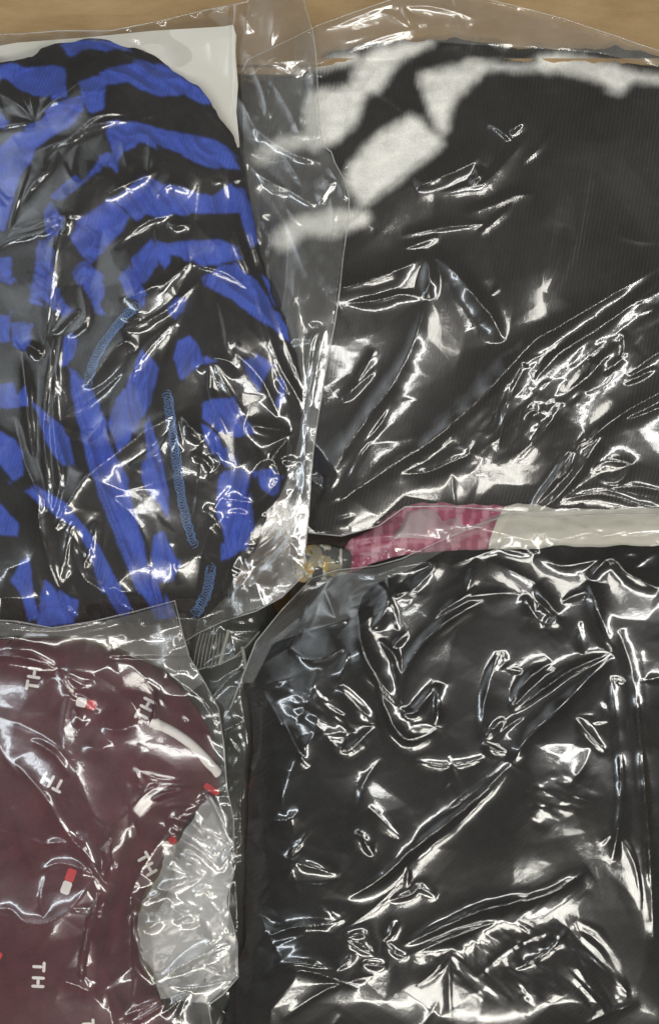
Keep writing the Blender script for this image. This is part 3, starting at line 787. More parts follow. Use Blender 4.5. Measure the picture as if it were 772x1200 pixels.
# ------------------------------------------------------------------ upper left: white card, striped garment and its bag
o_card = [(-46, 62), (20, 50), (100, 44), (180, 36), (262, 31), (273, 29), (277, 42), (276, 60), (279, 100), (277, 130), (281, 172), (230, 200), (-46, 200)]
Zc = np.maximum(np.full(X.shape, -18.0) + 0.05 * (X - 100) + 2 * vnoise(X, Y, 60, 77), TOP + 1.5)
Zc = np.maximum(blur(Zc, 8), TOP + 1.0)
tag(sheet('backing_card', Zc, o_card, plain_mat('white_card', (0.80, 0.77, 0.69), 0.7, 0.2), stride=2),
    'plain white backing card behind the blue and black striped garment', 'card')
put(Zc, o_card)

o_ag = smooth_poly([(-46, 78), (0, 72), (40, 62), (72, 48), (110, 47), (156, 56), (195, 74), (228, 100), (258, 138), (277, 170), (288, 220), (300, 280), (312, 325), (335, 380), (350, 430), (354, 480), (344, 530), (328, 580), (300, 640), (262, 700), (235, 722), (180, 730), (95, 730), (40, 735), (-46, 725)], 3)
folds = [([(42, 142), (60, 125), (100, 112), (150, 100)], 5, 14, 5), ([(125, 100), (120, 130), (125, 170), (138, 200)], 7, 4, 20), ([(78, 78), (79, 110), (65, 120)], 6, 4, 12), ([(140, 180), (120, 200), (70, 236), (55, 290)], 7, 18, 4),
         ([(130, 170), (190, 178), (255, 200), (280, 225)], 5, 22, 6), ([(165, 212), (220, 222), (280, 212)], 5, 18, 6), ([(148, 245), (165, 265), (158, 300), (140, 340)], 7, 4, 18), ([(150, 222), (128, 233), (88, 262), (60, 300)], 6, 5, 18),
         ([(185, 286), (250, 280), (290, 300)], 6, 16, 5), ([(245, 318), (300, 360), (345, 402)], 6, 5, 24), ([(182, 286), (170, 330), (150, 360), (120, 400), (98, 450)], 8, 18, 5), ([(210, 385), (250, 400), (300, 410), (345, 450)], 7, 22, 8),
         ([(165, 412), (172, 450), (172, 510), (198, 600)], 7, 5, 14), ([(82, 432), (110, 540), (150, 650), (190, 724)], 8, 4, 16), ([(128, 500), (150, 560), (180, 660), (205, 720)], 6, 16, 5), ([(200, 460), (210, 540), (235, 640), (230, 715)], 9, 16, 10),
         ([(60, 490), (90, 580), (125, 660)], 7, 6, 16), ([(30, 520), (40, 600), (60, 690)], 6, 14, 6), ([(250, 470), (275, 550), (262, 650)], 7, 8, 18), ([(298, 420), (305, 460), (330, 480)], 6, 5, 12), ([(0, 300), (40, 290), (70, 340), (40, 420)], 6, 12, 6),
         ([(18, 360), (38, 400), (30, 470)], 6, 4, 14), ([(300, 530), (290, 600), (268, 670)], 6, 14, 6), ([(230, 400), (218, 425), (205, 440)], 5, 4, 8), ([(0, 170), (25, 200), (12, 290)], 5, 14, 5), ([(190, 30), (240, 110), (280, 200)], 4, 14, 14)]
o_ag = rough_edge(o_ag, 3.0, 11)
# gathered pleats: arcs in the upper half, hanging lengthwise below
rr = np.hypot(X - 60, (Y - 360) * 0.9); th = np.arctan2(Y - 360, X - 60)
k = np.clip((Y - 330) / 110, 0, 1); k = k * k * (3 - 2 * k)
xw = X + 14 * fbm(X, Y, 80, 951, 2) - 0.22 * (Y - 400)
pl1 = 1 - 2 * np.abs(fbm(rr + 12 * fbm(X, Y, 60, 957, 2), th * 60, 24, 961, 2)); pl2 = 1 - 2 * np.abs(fbm(xw, Y * 0.22, 24, 967, 2))
FLOW = 8.0 * ((1 - k) * pl1 + k * pl2)
Z = garment_heights(o_ag, -12, 22, 34, [(f[0], f[1] * 2.1, f[2] * 0.9, f[3]) for f in folds], 3.2, 121, rest=1.2, wrinkle=3.5, flow=FLOW)
ZA = Z
colr = np.zeros((NY, NX, 3)); colr[:] = (0.0185, 0.0165, 0.0145)
BLU = (0.058, 0.105, 0.48)
blues = [
 [(70, 52), (85, 47), (120, 47), (140, 51), (158, 57), (140, 61), (105, 60), (80, 63)], [(-46, 84), (0, 76), (12, 73), (45, 78), (60, 76), (77, 80), (79, 112), (55, 114), (38, 112), (22, 106), (6, 92), (-46, 100)],
 [(-46, 140), (0, 132), (12, 142), (6, 152), (-46, 156)], [(98, 111), (80, 114), (60, 124), (50, 140), (30, 150), (12, 160), (-2, 172), (-46, 200), (-46, 262), (8, 272), (14, 240), (22, 208), (42, 180), (62, 160), (88, 143), (98, 128)],
 [(92, 97), (110, 90), (132, 86), (124, 103), (122, 127), (108, 133), (100, 122)], [(118, 86), (150, 74), (175, 71), (198, 78), (216, 92), (236, 105), (252, 122), (240, 123), (215, 111), (190, 113), (170, 107), (150, 95), (128, 99)],
 [(124, 146), (140, 141), (160, 144), (190, 151), (225, 158), (255, 164), (276, 184), (282, 198), (250, 197), (215, 183), (195, 176), (162, 166), (150, 176), (137, 192), (130, 170)],
 [(168, 208), (190, 214), (220, 222), (248, 229), (270, 214), (282, 232), (285, 250), (245, 250), (205, 252), (180, 256), (168, 252), (150, 240), (158, 220)],
 [(60, 230), (76, 213), (88, 205), (98, 212), (110, 195), (118, 182), (142, 176), (138, 203), (125, 194), (108, 206), (92, 220), (70, 236)], [(53, 246), (60, 237), (70, 250), (76, 258), (66, 280), (58, 287), (55, 270)],
 [(84, 276), (90, 261), (120, 238), (129, 232), (151, 255), (146, 268), (130, 286), (115, 301), (107, 309), (97, 300), (84, 284)], [(130, 232), (150, 222), (166, 208), (172, 250), (160, 260), (147, 246)],
 [(185, 287), (215, 283), (255, 280), (278, 289), (286, 302), (268, 306), (255, 312), (235, 309), (210, 301), (198, 298)], [(238, 327), (255, 312), (276, 307), (300, 330), (320, 360), (340, 388), (348, 404), (330, 396), (310, 378), (290, 366), (270, 350), (245, 337)],
 [(270, 218), (286, 222), (297, 258), (303, 284), (294, 290), (286, 268), (278, 242)], [(155, 302), (178, 281), (186, 290), (186, 310), (170, 332), (158, 326)], [(183, 283), (200, 286), (200, 308), (192, 316), (184, 300)], [(140, 325), (152, 311), (166, 330), (172, 345), (160, 355), (150, 346)],
 [(84, 320), (98, 305), (120, 322), (122, 340), (118, 360), (124, 370), (113, 366), (103, 345), (94, 335)], [(44, 284), (56, 284), (63, 296), (60, 320), (66, 340), (86, 365), (78, 370), (55, 358), (35, 354), (38, 335)],
 [(-46, 300), (13, 301), (16, 332), (-46, 336)], [(-46, 370), (14, 367), (11, 400), (-46, 402)], [(15, 377), (40, 379), (34, 400), (30, 412), (14, 406)], [(76, 396), (84, 391), (94, 398), (80, 428), (71, 430)], [(-46, 452), (14, 449), (20, 464), (30, 452), (34, 476), (-46, 480)],
 [(81, 431), (100, 448), (115, 470), (125, 500), (135, 530), (150, 560), (158, 600), (166, 624), (180, 670), (204, 724), (186, 726), (160, 690), (150, 668), (140, 640), (128, 610), (115, 575), (105, 550), (98, 520), (88, 480)],
 [(165, 408), (176, 416), (187, 434), (180, 455), (170, 485), (160, 502), (140, 532), (134, 512), (126, 495), (140, 465), (155, 435)], [(170, 500), (175, 488), (183, 510), (191, 540), (199, 570), (199, 612), (186, 592), (170, 572), (165, 555), (172, 530)],
 [(180, 628), (190, 622), (202, 642), (212, 662), (202, 680), (184, 684), (178, 660)], [(38, 470), (60, 488), (72, 500), (82, 520), (89, 546), (75, 546), (60, 530), (48, 500)], [(-46, 500), (0, 505), (15, 514), (28, 530), (26, 558), (15, 566), (0, 546), (-46, 540)],
 [(-46, 588), (0, 590), (10, 599), (23, 614), (20, 629), (-46, 622)], [(28, 575), (42, 569), (76, 588), (100, 618), (116, 640), (132, 672), (154, 716), (142, 722), (120, 690), (112, 668), (100, 640), (86, 616), (60, 600)],
 [(14, 680), (24, 660), (33, 654), (37, 672), (39, 700), (46, 722), (36, 728), (28, 706)], [(52, 680), (66, 690), (92, 703), (88, 730), (60, 735), (42, 732), (48, 714)],
 [(203, 418), (208, 400), (222, 393), (233, 403), (241, 416), (254, 424), (240, 426), (230, 431), (212, 446)], [(286, 420), (297, 422), (300, 414), (312, 420), (323, 428), (315, 436), (308, 450), (302, 462), (295, 446)], [(329, 440), (334, 446), (332, 464), (328, 482), (323, 474), (328, 456)],
 [(236, 474), (250, 467), (272, 466), (285, 490), (301, 508), (268, 512), (250, 500), (238, 490)], [(236, 496), (260, 513), (275, 546), (265, 548), (250, 531), (240, 516)], [(256, 556), (275, 548), (296, 555), (292, 590), (296, 622), (290, 642), (260, 658), (262, 630), (254, 600)], [(297, 553), (320, 549), (331, 560), (326, 575), (318, 581), (305, 570)],
 [(160, 356), (172, 348), (168, 362)], [(196, 356), (206, 349), (221, 350), (214, 366), (206, 374), (197, 366)], [(306, 320), (318, 326), (326, 350), (334, 362), (322, 356)]]
for i, p in enumerate(blues): paint(colr, p, BLU, 0.0, 0.9, 500 + i, 1)
M_STR = cloth_mat('striped_jersey', dye=True, rib=110, rib_ang=0.25, rib_str=0.3, grain=0.2, sheen=0.06, fleck=0.12)
gy, gx = np.gradient(blur1(blur1(FLOW)), STEP)
si = np.clip(((X + 2.2 * gx - GX[0]) / STEP).round().astype(int), 0, NX - 1); sj = np.clip(((Y + 2.2 * gy - GY[0]) / STEP).round().astype(int), 0, NY - 1)
colr = colr[sj, si]                     # the stripes bend with the pleats
for k in range(3): colr[..., k] = blur1(colr[..., k], 0.2)
top = thing('striped_garment', 'crumpled jersey garment in royal blue and black stripes, gathered in folds', 'clothing')
sheet('jersey', Z, o_ag, M_STR, top, color=colr)
put(Z, o_ag)

def overlock(pts, width, pitch, seed):
    rs = random.Random(seed)
    pts = smooth_poly(pts, 6, False)
    pts = resample(pts, 1.0)
    L = len(pts)
    for strand in (0, 1):
        mb = MB(); line = []
        n = int(L / pitch * 10)
        for k in range(n):
            s = k / n * (L - 2)
            i = int(s); x, y = pts[i]; x2, y2 = pts[min(i + 3, L - 1)]
            tx, ty = x2 - x, y2 - y; l = math.hypot(tx, ty) or 1; tx /= l; ty /= l
            th = 2 * math.pi * k / 10 + strand * math.pi
            a = width * 0.5 * math.sin(th) * (1 + 0.3 * rs.uniform(-1, 1)); b = pitch * 0.75 * math.cos(th) + rs.uniform(-.5, .5)
            px, py = x - ty * a + tx * b, y + tx * a + ty * b
            line.append((px, py, zat(ZA, px, py) + 0.25 + 0.1 * math.cos(th)))
        mb.tube(line, 0.52, 4)
        mb.obj('overlock_stitching', M_THREAD, top)
overlock([(160, 358), (140, 378), (120, 405), (108, 430), (102, 452)], 10, 6.0, 1)
overlock([(196, 462), (203, 510), (208, 550), (216, 600), (228, 640)], 10, 6.4, 2)
overlock([(247, 664), (243, 690), (236, 708), (226, 722)], 11, 6.2, 3)
mb = MB()
pts = resample(smooth_poly([(112, 560), (126, 600), (142, 640), (158, 685), (166, 700)], 6, False), 1.0)
for i in range(0, len(pts) - 3, 5):
    mb.tube([(px, py, zat(ZA, px, py) + 0.5) for px, py in pts[i:i + 3]], 0.5, 4)
o = mb.obj('topstitching', M_THREAD, top); o['kind'] = 'stuff'

o_a = [(-46, 40), (20, 40), (70, 36), (130, 36), (190, 24), (240, 12), (290, 2), (296, -14), (354, -14), (358, 10), (366, 36), (370, 62), (372, 100), (374, 140), (378, 170), (388, 178), (392, 190), (404, 212), (409, 232), (408, 260), (402, 300), (398, 340), (392, 380), (382, 430), (374, 480), (368, 520), (364, 560), (362, 600), (358, 640), (355, 675),
       (330, 700), (300, 716), (262, 728), (232, 742), (210, 756), (160, 752), (100, 748), (40, 748), (-46, 748)]
cA = [([(28, 45), (33, 80), (36, 115), (42, 142)], 9, 9), ([(28, 45), (14, 70), (-4, 98)], 8, 8, 12), ([(-10, 102), (20, 120), (42, 142)], 8, 8), ([(42, 143), (55, 125), (80, 105), (105, 88), (125, 82), (165, 73), (190, 72)], 9, 9, 12),
      ([(-10, 152), (20, 145), (42, 143)], 7, 7), ([(40, 118), (50, 116), (64, 100), (79, 74)], 6, 7), ([(42, 34), (75, 42), (105, 50), (136, 62)], 8, 7), ([(80, 68), (110, 67), (145, 64), (180, 60), (205, 48)], 7, 6), ([(78, 40), (100, 33), (150, 38)], 5, 6),
      ([(204, 80), (165, 88), (140, 98)], 8, 8, 5), ([(140, 98), (160, 103), (188, 111)], 8, 5, 9), ([(32, 196), (40, 180), (60, 170), (85, 160), (105, 140), (125, 133), (155, 134), (166, 140)], 9, 8), ([(88, 162), (120, 143), (165, 141)], 7, 7, 9), ([(166, 140), (180, 134), (185, 135)], 5, 4),
      ([(36, 184), (26, 220), (14, 255), (8, 290)], 8, 5, 10), ([(70, 172), (60, 195), (40, 215), (22, 245)], 6, 6), ([(75, 190), (85, 210), (98, 213), (110, 190)], 5, 7), ([(-10, 296), (10, 283), (36, 275), (60, 266), (75, 248)], 9, 9, 6), ([(14, 270), (40, 265), (74, 246)], 6, 6),
      ([(75, 248), (78, 262), (72, 274)], 6, 5), ([(74, 250), (66, 290), (60, 340), (54, 390), (50, 440)], 6, 3.5, 4), ([(66, 268), (58, 320), (52, 380)], 5, 3.5, 4), ([(95, 335), (101, 362), (98, 378), (78, 394)], 8, 6), ([(101, 362), (85, 368), (66, 385), (62, 392)], 8, 5),
      ([(65, 394), (56, 450), (52, 500), (56, 560), (60, 600)], 10, 5), ([(73, 394), (66, 440), (63, 490), (68, 540), (70, 570), (60, 616)], 10, 5, 6), ([(25, 410), (30, 450), (34, 500), (40, 540)], 8, 6), ([(17, 488), (28, 540), (42, 575), (48, 620), (58, 660), (72, 692), (100, 702)], 9, 9, 6),
      ([(25, 410), (34, 405), (46, 412), (52, 418)], 7, 6), ([(60, 616), (55, 606), (58, 580)], 7, 5), ([(206, 484), (170, 506), (130, 535), (100, 560), (80, 590), (64, 622)], 10, 14, 9), ([(200, 500), (180, 535), (140, 548)], 5, 9), ([(212, 484), (225, 502), (240, 514)], 8, 8),
      ([(212, 484), (206, 500), (208, 530)], 5, 6), ([(288, 496), (320, 503), (343, 507)], 8, 8), ([(343, 507), (330, 522), (320, 538), (328, 558), (315, 580), (302, 593)], 9, 8, 6), ([(302, 593), (285, 588), (258, 585)], 7, 7), ([(320, 540), (350, 542), (359, 550)], 6, 6),
      ([(236, 598), (246, 602), (260, 620), (280, 640)], 7, 8), ([(262, 610), (275, 602), (290, 608), (286, 626)], 5, 8), ([(278, 108), (290, 130), (300, 150), (320, 166), (348, 182), (378, 190)], 9, 7, 9), ([(215, 70), (230, 90), (240, 120), (262, 150), (278, 174)], 9, 6, 10), ([(240, 72), (215, 70), (194, 82)], 6, 7),
      ([(225, 72), (232, 98)], 5, 4), ([(283, 178), (300, 200), (325, 218), (340, 223), (360, 236), (372, 240)], 9, 8, 6), ([(310, 150), (335, 185), (360, 225)], 6, 5), ([(262, 150), (268, 200), (276, 270), (300, 340), (325, 420), (350, 470), (358, 530)], 7, 5, 8), ([(282, 190), (290, 250), (308, 320), (335, 400), (362, 470)], 7, 6, 9),
      ([(295, 74), (303, 92), (310, 112), (316, 142)], 7, 5), ([(304, 108), (316, 106), (310, 142)], 5, 4), ([(362, 68), (368, 100), (356, 140), (345, 150)], 7, 6), ([(285, 62), (320, 72), (362, 68)], 7, 6, 9), ([(345, 92), (360, 72)], 5, 4), ([(290, 40), (288, 20), (296, 40)], 5, 4), ([(320, 100), (340, 130), (355, 165)], 5, 6),
      ([(340, 160), (385, 158)], 5, 5), ([(372, 240), (388, 215), (405, 212)], 7, 6), ([(385, 195), (398, 215), (405, 235)], 6, 5), ([(90, 600), (86, 640), (98, 676), (116, 690), (158, 722)], 9, 6, 9), ([(112, 610), (106, 640), (96, 672)], 6, 6), ([(96, 672), (112, 692), (132, 712)], 7, 4), ([(70, 692), (80, 630), (90, 600)], 6, 7),
      ([(108, 685), (150, 700), (180, 736)], 6, 6), ([(380, 385), (372, 430), (365, 470), (360, 500), (356, 590)], 7, 4, 8), ([(378, 388), (366, 398), (362, 430), (364, 460)], 6, 4), ([(320, 590), (335, 620), (352, 660)], 6, 6), ([(352, 600), (335, 640), (310, 668), (290, 692)], 7, 7), ([(296, 664), (280, 690), (250, 720)], 7, 6, 9),
      ([(296, 664), (330, 628), (352, 570)], 6, 6), ([(262, 712), (245, 735), (236, 748)], 6, 6), ([(140, 350), (170, 340), (200, 326)], 6, 5, 9), ([(182, 345), (200, 326), (225, 305)], 6, 5), ([(130, 293), (150, 275), (175, 258), (205, 250)], 6, 9, 6), ([(195, 262), (210, 264), (222, 262)], 5, 5),
      ([(165, 415), (145, 400), (110, 440), (105, 455)], 5, 8), ([(150, 455), (165, 420), (200, 382), (210, 380)], 5, 8), ([(230, 430), (250, 420), (270, 425), (280, 440)], 5, 8), ([(180, 232), (200, 215), (225, 225)], 4, 8), ([(120, 230), (150, 215), (185, 200)], 5, 7), ([(245, 535), (255, 530), (258, 545), (240, 560)], 6, 5), ([(225, 530), (245, 545), (250, 560)], 6, 5),
      ([(110, 500), (122, 490), (100, 520)], 4, 6), ([(285, 590), (300, 545), (320, 538)], 5, 8), ([(330, 235), (350, 260), (366, 262)], 4, 4), ([(-10, 200), (10, 230), (40, 220)], 4, 9)]
pA = [([(30, 180), (75, 160), (100, 165), (65, 205), (28, 240), (10, 282)], 2.6, 12, 2.4, 1.6), ([(282, 60), (370, 60), (378, 180), (330, 180), (290, 130)], 3.0, 17, 0.9, 1.8), ([(215, 500), (262, 500), (270, 560), (230, 580)], 2.6, 13, 0.6, 1.3), ([(42, 34), (160, 28), (230, 30), (190, 62), (90, 62)], 2.4, 13, 0.1, 1.8),
      ([(310, 560), (362, 540), (356, 670), (280, 720), (250, 720), (300, 640)], 2.8, 18, 2.2, 2.0), ([(280, 180), (404, 190), (404, 250), (330, 235)], 2.4, 15, 0.4, 1.6), ([(40, 400), (80, 400), (80, 600), (50, 610)], 2.0, 12, 1.57, 2.5), ([(60, 600), (120, 600), (130, 710), (80, 700)], 2.2, 13, 1.0, 1.6)]
LVA = np.where(X > 270, 6.0, -200) ; LVA = np.where((Y < 70) & (X > 270), 6 + (70 - Y) * 0.06, LVA)
Z = film_heights(o_a, 7, cA, 1.4, 601, nrand=60, lean=1.4, drape=12, soft=18, patches=pA, level=LVA)
M_FA = film_mat('film_upper_left', 0.026, 0.10, 2.0)
fa = bag('plastic_bag', 'wide clear film bag over the blue and black striped garment, overlapping its neighbour', Z, o_a, M_FA, -14)
put(Z, o_a)
# doubled margin of the bag beyond the garment
ZM = Z - 1.5 + 0.6 * vnoise(X, Y, 14, 39)
M_DBL = film_mat('film_side_margin', 0.09, 0.10, 2.0)
o_mar = [(281, 62), (291, 4), (298, -12), (352, -12), (356, 10), (364, 36), (368, 62), (370, 100), (372, 140), (376, 172), (386, 180), (402, 212), (407, 232), (400, 300), (390, 380), (372, 480), (360, 600), (353, 673), (330, 698), (300, 714), (262, 726), (240, 736), (280, 685), (316, 610), (345, 540), (356, 480), (350, 420), (326, 345), (306, 300), (294, 240), (286, 180)]
sheet('doubled_margin', ZM, o_mar, M_DBL, fa)
# ------------------------------------------------------------------ lower left: maroon garment and its bag
o_cg = smooth_poly([(-46, 758), (0, 750), (50, 748), (95, 751), (140, 765), (185, 782), (200, 796), (216, 812), (236, 840), (250, 870), (256, 918), (248, 936), (226, 955), (204, 985), (188, 1015), (170, 1045), (160, 1075), (160, 1100), (172, 1145), (192, 1180), (206, 1250), (-46, 1250)], 3)
folds = [([(135, 960), (120, 1030), (100, 1110), (90, 1210)], 9, 5, 16), ([(150, 955), (140, 1010), (118, 1080), (108, 1180)], 7, 4, 12), ([(0, 900), (60, 930), (110, 985), (150, 1040)], 5, 20, 6), ([(182, 790), (182, 840), (175, 870)], 6, 4, 12),
         ([(180, 850), (220, 875), (252, 905)], 2, 8, 8), ([(150, 960), (190, 930), (245, 925)], 8, 5, 18), ([(0, 1080), (80, 1075), (150, 1075)], 4, 18, 14), ([(120, 1130), (140, 1180), (165, 1220)], 6, 10, 6), ([(0, 850), (60, 865), (100, 905)], 4, 14, 14), ([(200, 985), (160, 1020), (140, 1080)], 6, 14, 5)]
xc = (X - 100) * 0.8 + (Y - 900) * 0.35
FLC = 3.2 * (1 - 2 * np.abs(fbm(xc + 16 * fbm(X, Y, 90, 971, 2), (Y - 0.6 * X) * 0.3, 44, 973, 2)))
Z = garment_heights(o_cg, -30, 8, 30, [(f[0], f[1] * 1.9, f[2], f[3]) for f in folds], 3.0, 131, rest=1.2, flow=FLC)
ZC = Z
mg = thing('maroon_garment', 'maroon garment printed with white letters and small flags, white piping on its edge', 'clothing')
sheet('jersey', Z, o_cg, cloth_mat('maroon_jersey', (0.100, 0.033, 0.039), grain=0.35, sheen=0.15, fleck=0.18), mg, stride=2)

def drape_bar(mb, cx, cy, w, h, ang, lift=0.7):
    """a printed bar lying on the cloth: centre, length w along ang (degrees, screen counter-clockwise), width h"""
    a = math.radians(ang); ux, uy = math.cos(a), -math.sin(a); vx, vy = -math.sin(a), -math.cos(a)
    n, m = max(3, int(w / 2.0) + 1), max(3, int(h / 2.0) + 1)
    V, F = [], []
    for j in range(m + 1):
        for i in range(n + 1):
            s, t = (i / n - .5), (j / m - .5)
            k = 1.0
            if i in (0, n) and j in (0, m): k = 0.86
            px, py = cx + ux * w * s * k + vx * h * t * k, cy + uy * w * s * k + vy * h * t * k
            V.append(P(px, py, zat(ZC, px, py) + lift))
    for j in range(m):
        for i in range(n):
            F.append((j * (n + 1) + i, j * (n + 1) + i + 1, (j + 1) * (n + 1) + i + 1, (j + 1) * (n + 1) + i))
    mb.add((V, F))

def letters(cx, cy, ang, cap=16.0, gap=15.0, st=3.6):
    a = math.radians(ang); ux, uy = math.cos(a), -math.sin(a); vx, vy = -math.sin(a), -math.cos(a)
    def at(s, t): return cx + ux * s + vx * t, cy + uy * s + vy * t
    t = MB()
    x, y = at(-gap / 2, cap / 2 - st / 2); drape_bar(t, x, y, 12.5, st, ang)
    x, y = at(-gap / 2, -st / 2); drape_bar(t, x, y, st, cap - st, ang)
    t.obj('letter_print', M_PRINT_W, mg)
    t = MB()
    for s in (-1, 1):
        x, y = at(gap / 2 + s * 4.9, 0); drape_bar(t, x, y, st, cap, ang)
    x, y = at(gap / 2, 0); drape_bar(t, x, y, 9.8 - st, st, ang)
    t.obj('letter_print', M_PRINT_W, mg)

letters(39.5, 796, 81); letters(170, 832, 63, 16); letters(62.5, 917, 152, 16, 15); letters(45.5, 1142, -93, 15.5, 18)
letters(104, 1208, -88, 15, 16); letters(172, 1012, -60, 15, 15)

def flag(cx, cy, ang, w=12.0, h=12.0, navy=True):
    a = math.radians(ang); ux, uy = math.cos(a), -math.sin(a)
    f = None
    for k, (m, nm) in enumerate(((M_PRINT_W, 'flag_white_field'), (M_PRINT_R, 'flag_red_field'))):
        mb = MB(); s = (k - .5) * w
        drape_bar(mb, cx + ux * s, cy + uy * s, w - 0.1, h, ang, 0.8)
        mb.obj(nm, m, mg)
flag(101.5, 824.5, -14, 12, 11); flag(80.5, 1033, 70, 15.5, 11); flag(199, 988, 42, 9, 9); flag(-6, 1126, 60, 12, 10)
mb = MB(); drape_bar(mb, 248, 925, 20, 7, -32, 0.8); mb.obj('flag_red_field', M_PRINT_R, mg)
mb = MB(); pts = smooth_poly([(178, 846), (200, 857), (222, 872), (240, 890), (254, 906)], 5, False)
mb.tube([(x, y, zat(Z, x, y) - 3.0) for x, y in pts], [6.6] * len(pts), 10); mb.obj('piping', cloth_mat('white_piping_cloth', (0.78, 0.74, 0.70), grain=0.1, fleck=0.04), mg)
mb = MB(); pts = smooth_poly([(184, 786), (183, 815), (178, 845), (172, 875)], 5, False)
mb.tube([(x, y, zat(Z, x, y) + 0.2) for x, y in pts], 0.9, 6); mb.obj('seam', cloth_mat('maroon_seam', (0.066, 0.02, 0.03)), mg)
put(Z, o_cg)

o_c = [(-46, 724), (20, 728), (62, 736), (110, 728), (160, 716), (205, 704), (214, 742), (222, 770), (240, 800), (256, 830), (262, 870), (266, 925), (274, 960), (274, 1000), (270, 1030), (268, 1065), (278, 1105), (279, 1145), (262, 1165), (244, 1178), (250, 1210), (250, 1252), (-46, 1252)]
cC = [([(-10, 769), (25, 770), (60, 780), (68, 785)], 8, 9), ([(68, 785), (78, 805), (92, 820)], 8, 7), ([(70, 785), (95, 802), (112, 796)], 6, 8), ([(70, 785), (110, 791), (140, 810), (166, 838)], 8, 8, 6), ([(-10, 836), (40, 855), (75, 880), (90, 905)], 6, 14, 9), ([(86, 830), (98, 850)], 6, 6),
      ([(118, 850), (140, 856), (165, 846)], 6, 12, 6), ([(100, 870), (115, 880), (130, 870)], 4, 10), ([(80, 888), (95, 920), (110, 955), (130, 972)], 6, 12, 6), ([(130, 972), (150, 950), (170, 930), (190, 921), (242, 925)], 6, 6, 12), ([(18, 893), (50, 930), (70, 965), (85, 985), (100, 1000), (120, 1030), (140, 1048), (160, 1072)], 7, 9, 6),
      ([(50, 990), (80, 988), (100, 999)], 6, 6), ([(48, 1022), (70, 1012), (100, 1020), (122, 1032)], 7, 7, 5), ([(15, 945), (25, 980), (41, 1028)], 5, 8), ([(-10, 1068), (12, 1065), (30, 1080), (55, 1081), (80, 1069), (110, 1071), (156, 1074)], 6, 6, 16), ([(66, 1146), (90, 1155), (106, 1160), (112, 1150)], 6, 14, 8),
      ([(155, 1074), (158, 1100), (168, 1130), (181, 1153)], 9, 6, 5), ([(198, 958), (195, 970), (215, 985), (240, 1000), (258, 1022)], 9, 8), ([(258, 1022), (266, 1005), (271, 990)], 8, 6), ([(271, 990), (258, 960), (243, 925)], 10, 5), ([(198, 958), (225, 965), (242, 985)], 8, 8), ([(165, 1060), (200, 1040), (240, 1027)], 7, 7),
      ([(180, 1152), (220, 1127), (274, 1105)], 8, 8), ([(279, 1145), (225, 1157), (184, 1153)], 6, 9), ([(278, 1105), (276, 1130), (279, 1145)], 6, 5), ([(230, 1155), (215, 1175), (210, 1200)], 7, 6), ([(190, 1190), (228, 1154)], 6, 6), ([(-10, 735), (62, 740), (110, 733), (142, 728)], 6, 6, 8), ([(80, 745), (120, 738), (150, 730)], 5, 4), ([(188, 768), (196, 790), (206, 796)], 6, 5),
      ([(200, 792), (240, 820), (256, 850)], 6, 7), ([(150, 722), (172, 735), (176, 700)], 5, 7), ([(214, 830), (220, 845)], 5, 4), ([(168, 1092), (185, 1080), (165, 1085)], 5, 5), ([(205, 1082), (222, 1070), (228, 1080), (212, 1082)], 6, 6), ([(225, 1050), (240, 1040), (250, 1055)], 6, 7), ([(235, 1000), (250, 1000), (255, 985)], 6, 6), ([(160, 905), (165, 890), (172, 878)], 4, 14),
      ([(230, 1065), (250, 1100), (240, 1104)], 6, 7), ([(262, 1000), (272, 1020), (268, 1040)], 5, 5), ([(206, 1000), (228, 1010), (240, 1025)], 6, 7), ([(140, 1195), (190, 1170)], 6, 4), ([(150, 1202), (200, 1172)], 6, 4)]
pC = [([(195, 955), (243, 930), (272, 985), (268, 1060), (230, 1085), (165, 1100), (160, 1065), (190, 1010)], 4.5, 19, 0.7, 1.3), ([(165, 1090), (270, 1060), (280, 1150), (240, 1180), (190, 1170)], 5.0, 24, 2.6, 1.5), ([(180, 770), (250, 800), (262, 900), (220, 850)], 2.0, 14, 1.0, 1.5), ([(60, 728), (200, 710), (215, 760), (100, 748)], 2.0, 16, 0.1, 2.0)]
Z = film_heights(o_c, 7, cC, 0.8, 801, nrand=30, lean=0.8, drape=16, soft=34, patches=pC, level=np.where((X > 155) & (Y > 930), -6.0, np.where(Y < 770, 2.0, -200)))
M_FC = film_mat('film_lower_left', 0.026, 0.10, 2.0, hue=(0.86, 0.85, 0.83))
cb = bag('plastic_bag', 'hazy clear film bag over the maroon lettered garment, bunched up white at one side', Z, o_c, M_FC, -34)
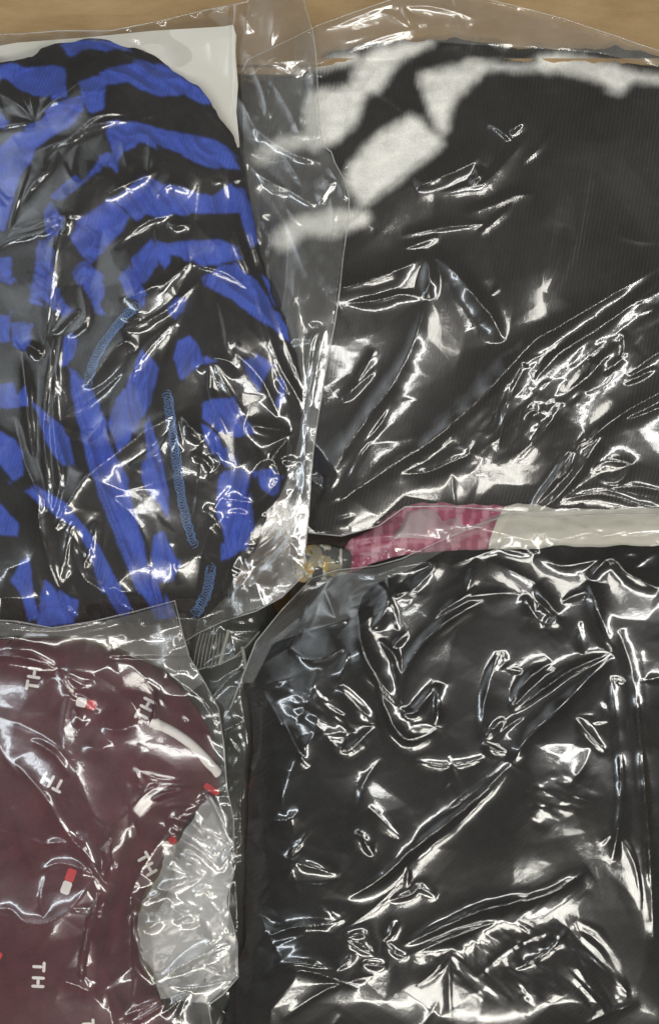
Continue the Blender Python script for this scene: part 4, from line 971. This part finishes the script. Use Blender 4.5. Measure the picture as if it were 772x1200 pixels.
# bunched and folded layers of the same bag beside the garment
M_FOLD = film_mat('film_bunched', 0.36, 0.14, 1.5, hue=(0.88, 0.87, 0.85))
o_f1 = [(243, 928), (262, 955), (273, 990), (268, 1060), (262, 1100), (230, 1160), (190, 1168), (172, 1135), (160, 1090), (164, 1058), (186, 1020), (205, 985), (226, 956)]
o_f1 = rough_edge(o_f1, 4.0, 15)
CW = np.zeros(X.shape); w = bbox(o_f1, 20); CW[w] = 3.0 * crumple(w, 30, 901) + 1.0 * crumple(w, 14, 902)
CW2 = np.zeros(X.shape); w = bbox(o_f1, 20); CW2[w] = 3.4 * crumple(w, 34, 905) + 1.0 * crumple(w, 15, 906)
sheet('bunched_layer', np.maximum(Z - 4.0 + CW, np.where(inside(o_cg, X, Y), ZC, -60) + 0.8), o_f1, M_FOLD, cb)
o_f2 = [(250, 950), (272, 1000), (266, 1060), (277, 1108), (278, 1144), (244, 1176), (200, 1172), (186, 1150), (176, 1090), (200, 1040), (212, 1000)]
sheet('bunched_layer', Z - 9.0 + CW2, o_f2, M_FOLD, cb)
o_f3 = [(262, 955), (274, 1000), (262, 1060), (276, 1106), (262, 1140), (224, 1150), (204, 1120), (214, 1060), (236, 1000)]
sheet('bunched_layer', Z - 13.0 - 0.6 * CW2, rough_edge(o_f3, 5.0, 17), M_FOLD, cb)
o_f4 = [(252, 975), (264, 1005), (256, 1050), (236, 1070), (228, 1100), (206, 1130), (186, 1110), (184, 1070), (206, 1030), (226, 985)]
sheet('bunched_layer', Z - 16.0 + 0.6 * CW, rough_edge(o_f4, 5.0, 19), M_FOLD, cb)
M_MARG = film_mat('film_doubled', 0.17, 0.10, 2.0)
o_f3 = [(0, 728), (62, 738), (110, 731), (160, 719), (203, 707), (212, 742), (222, 772), (238, 800), (222, 812), (202, 792), (186, 778), (140, 760), (95, 748), (50, 744), (0, 745)]
sheet('doubled_margin', Z - 2.0 + 1.0 * vnoise(X, Y, 14, 9), o_f3, M_MARG, cb)
put(Z, o_c)
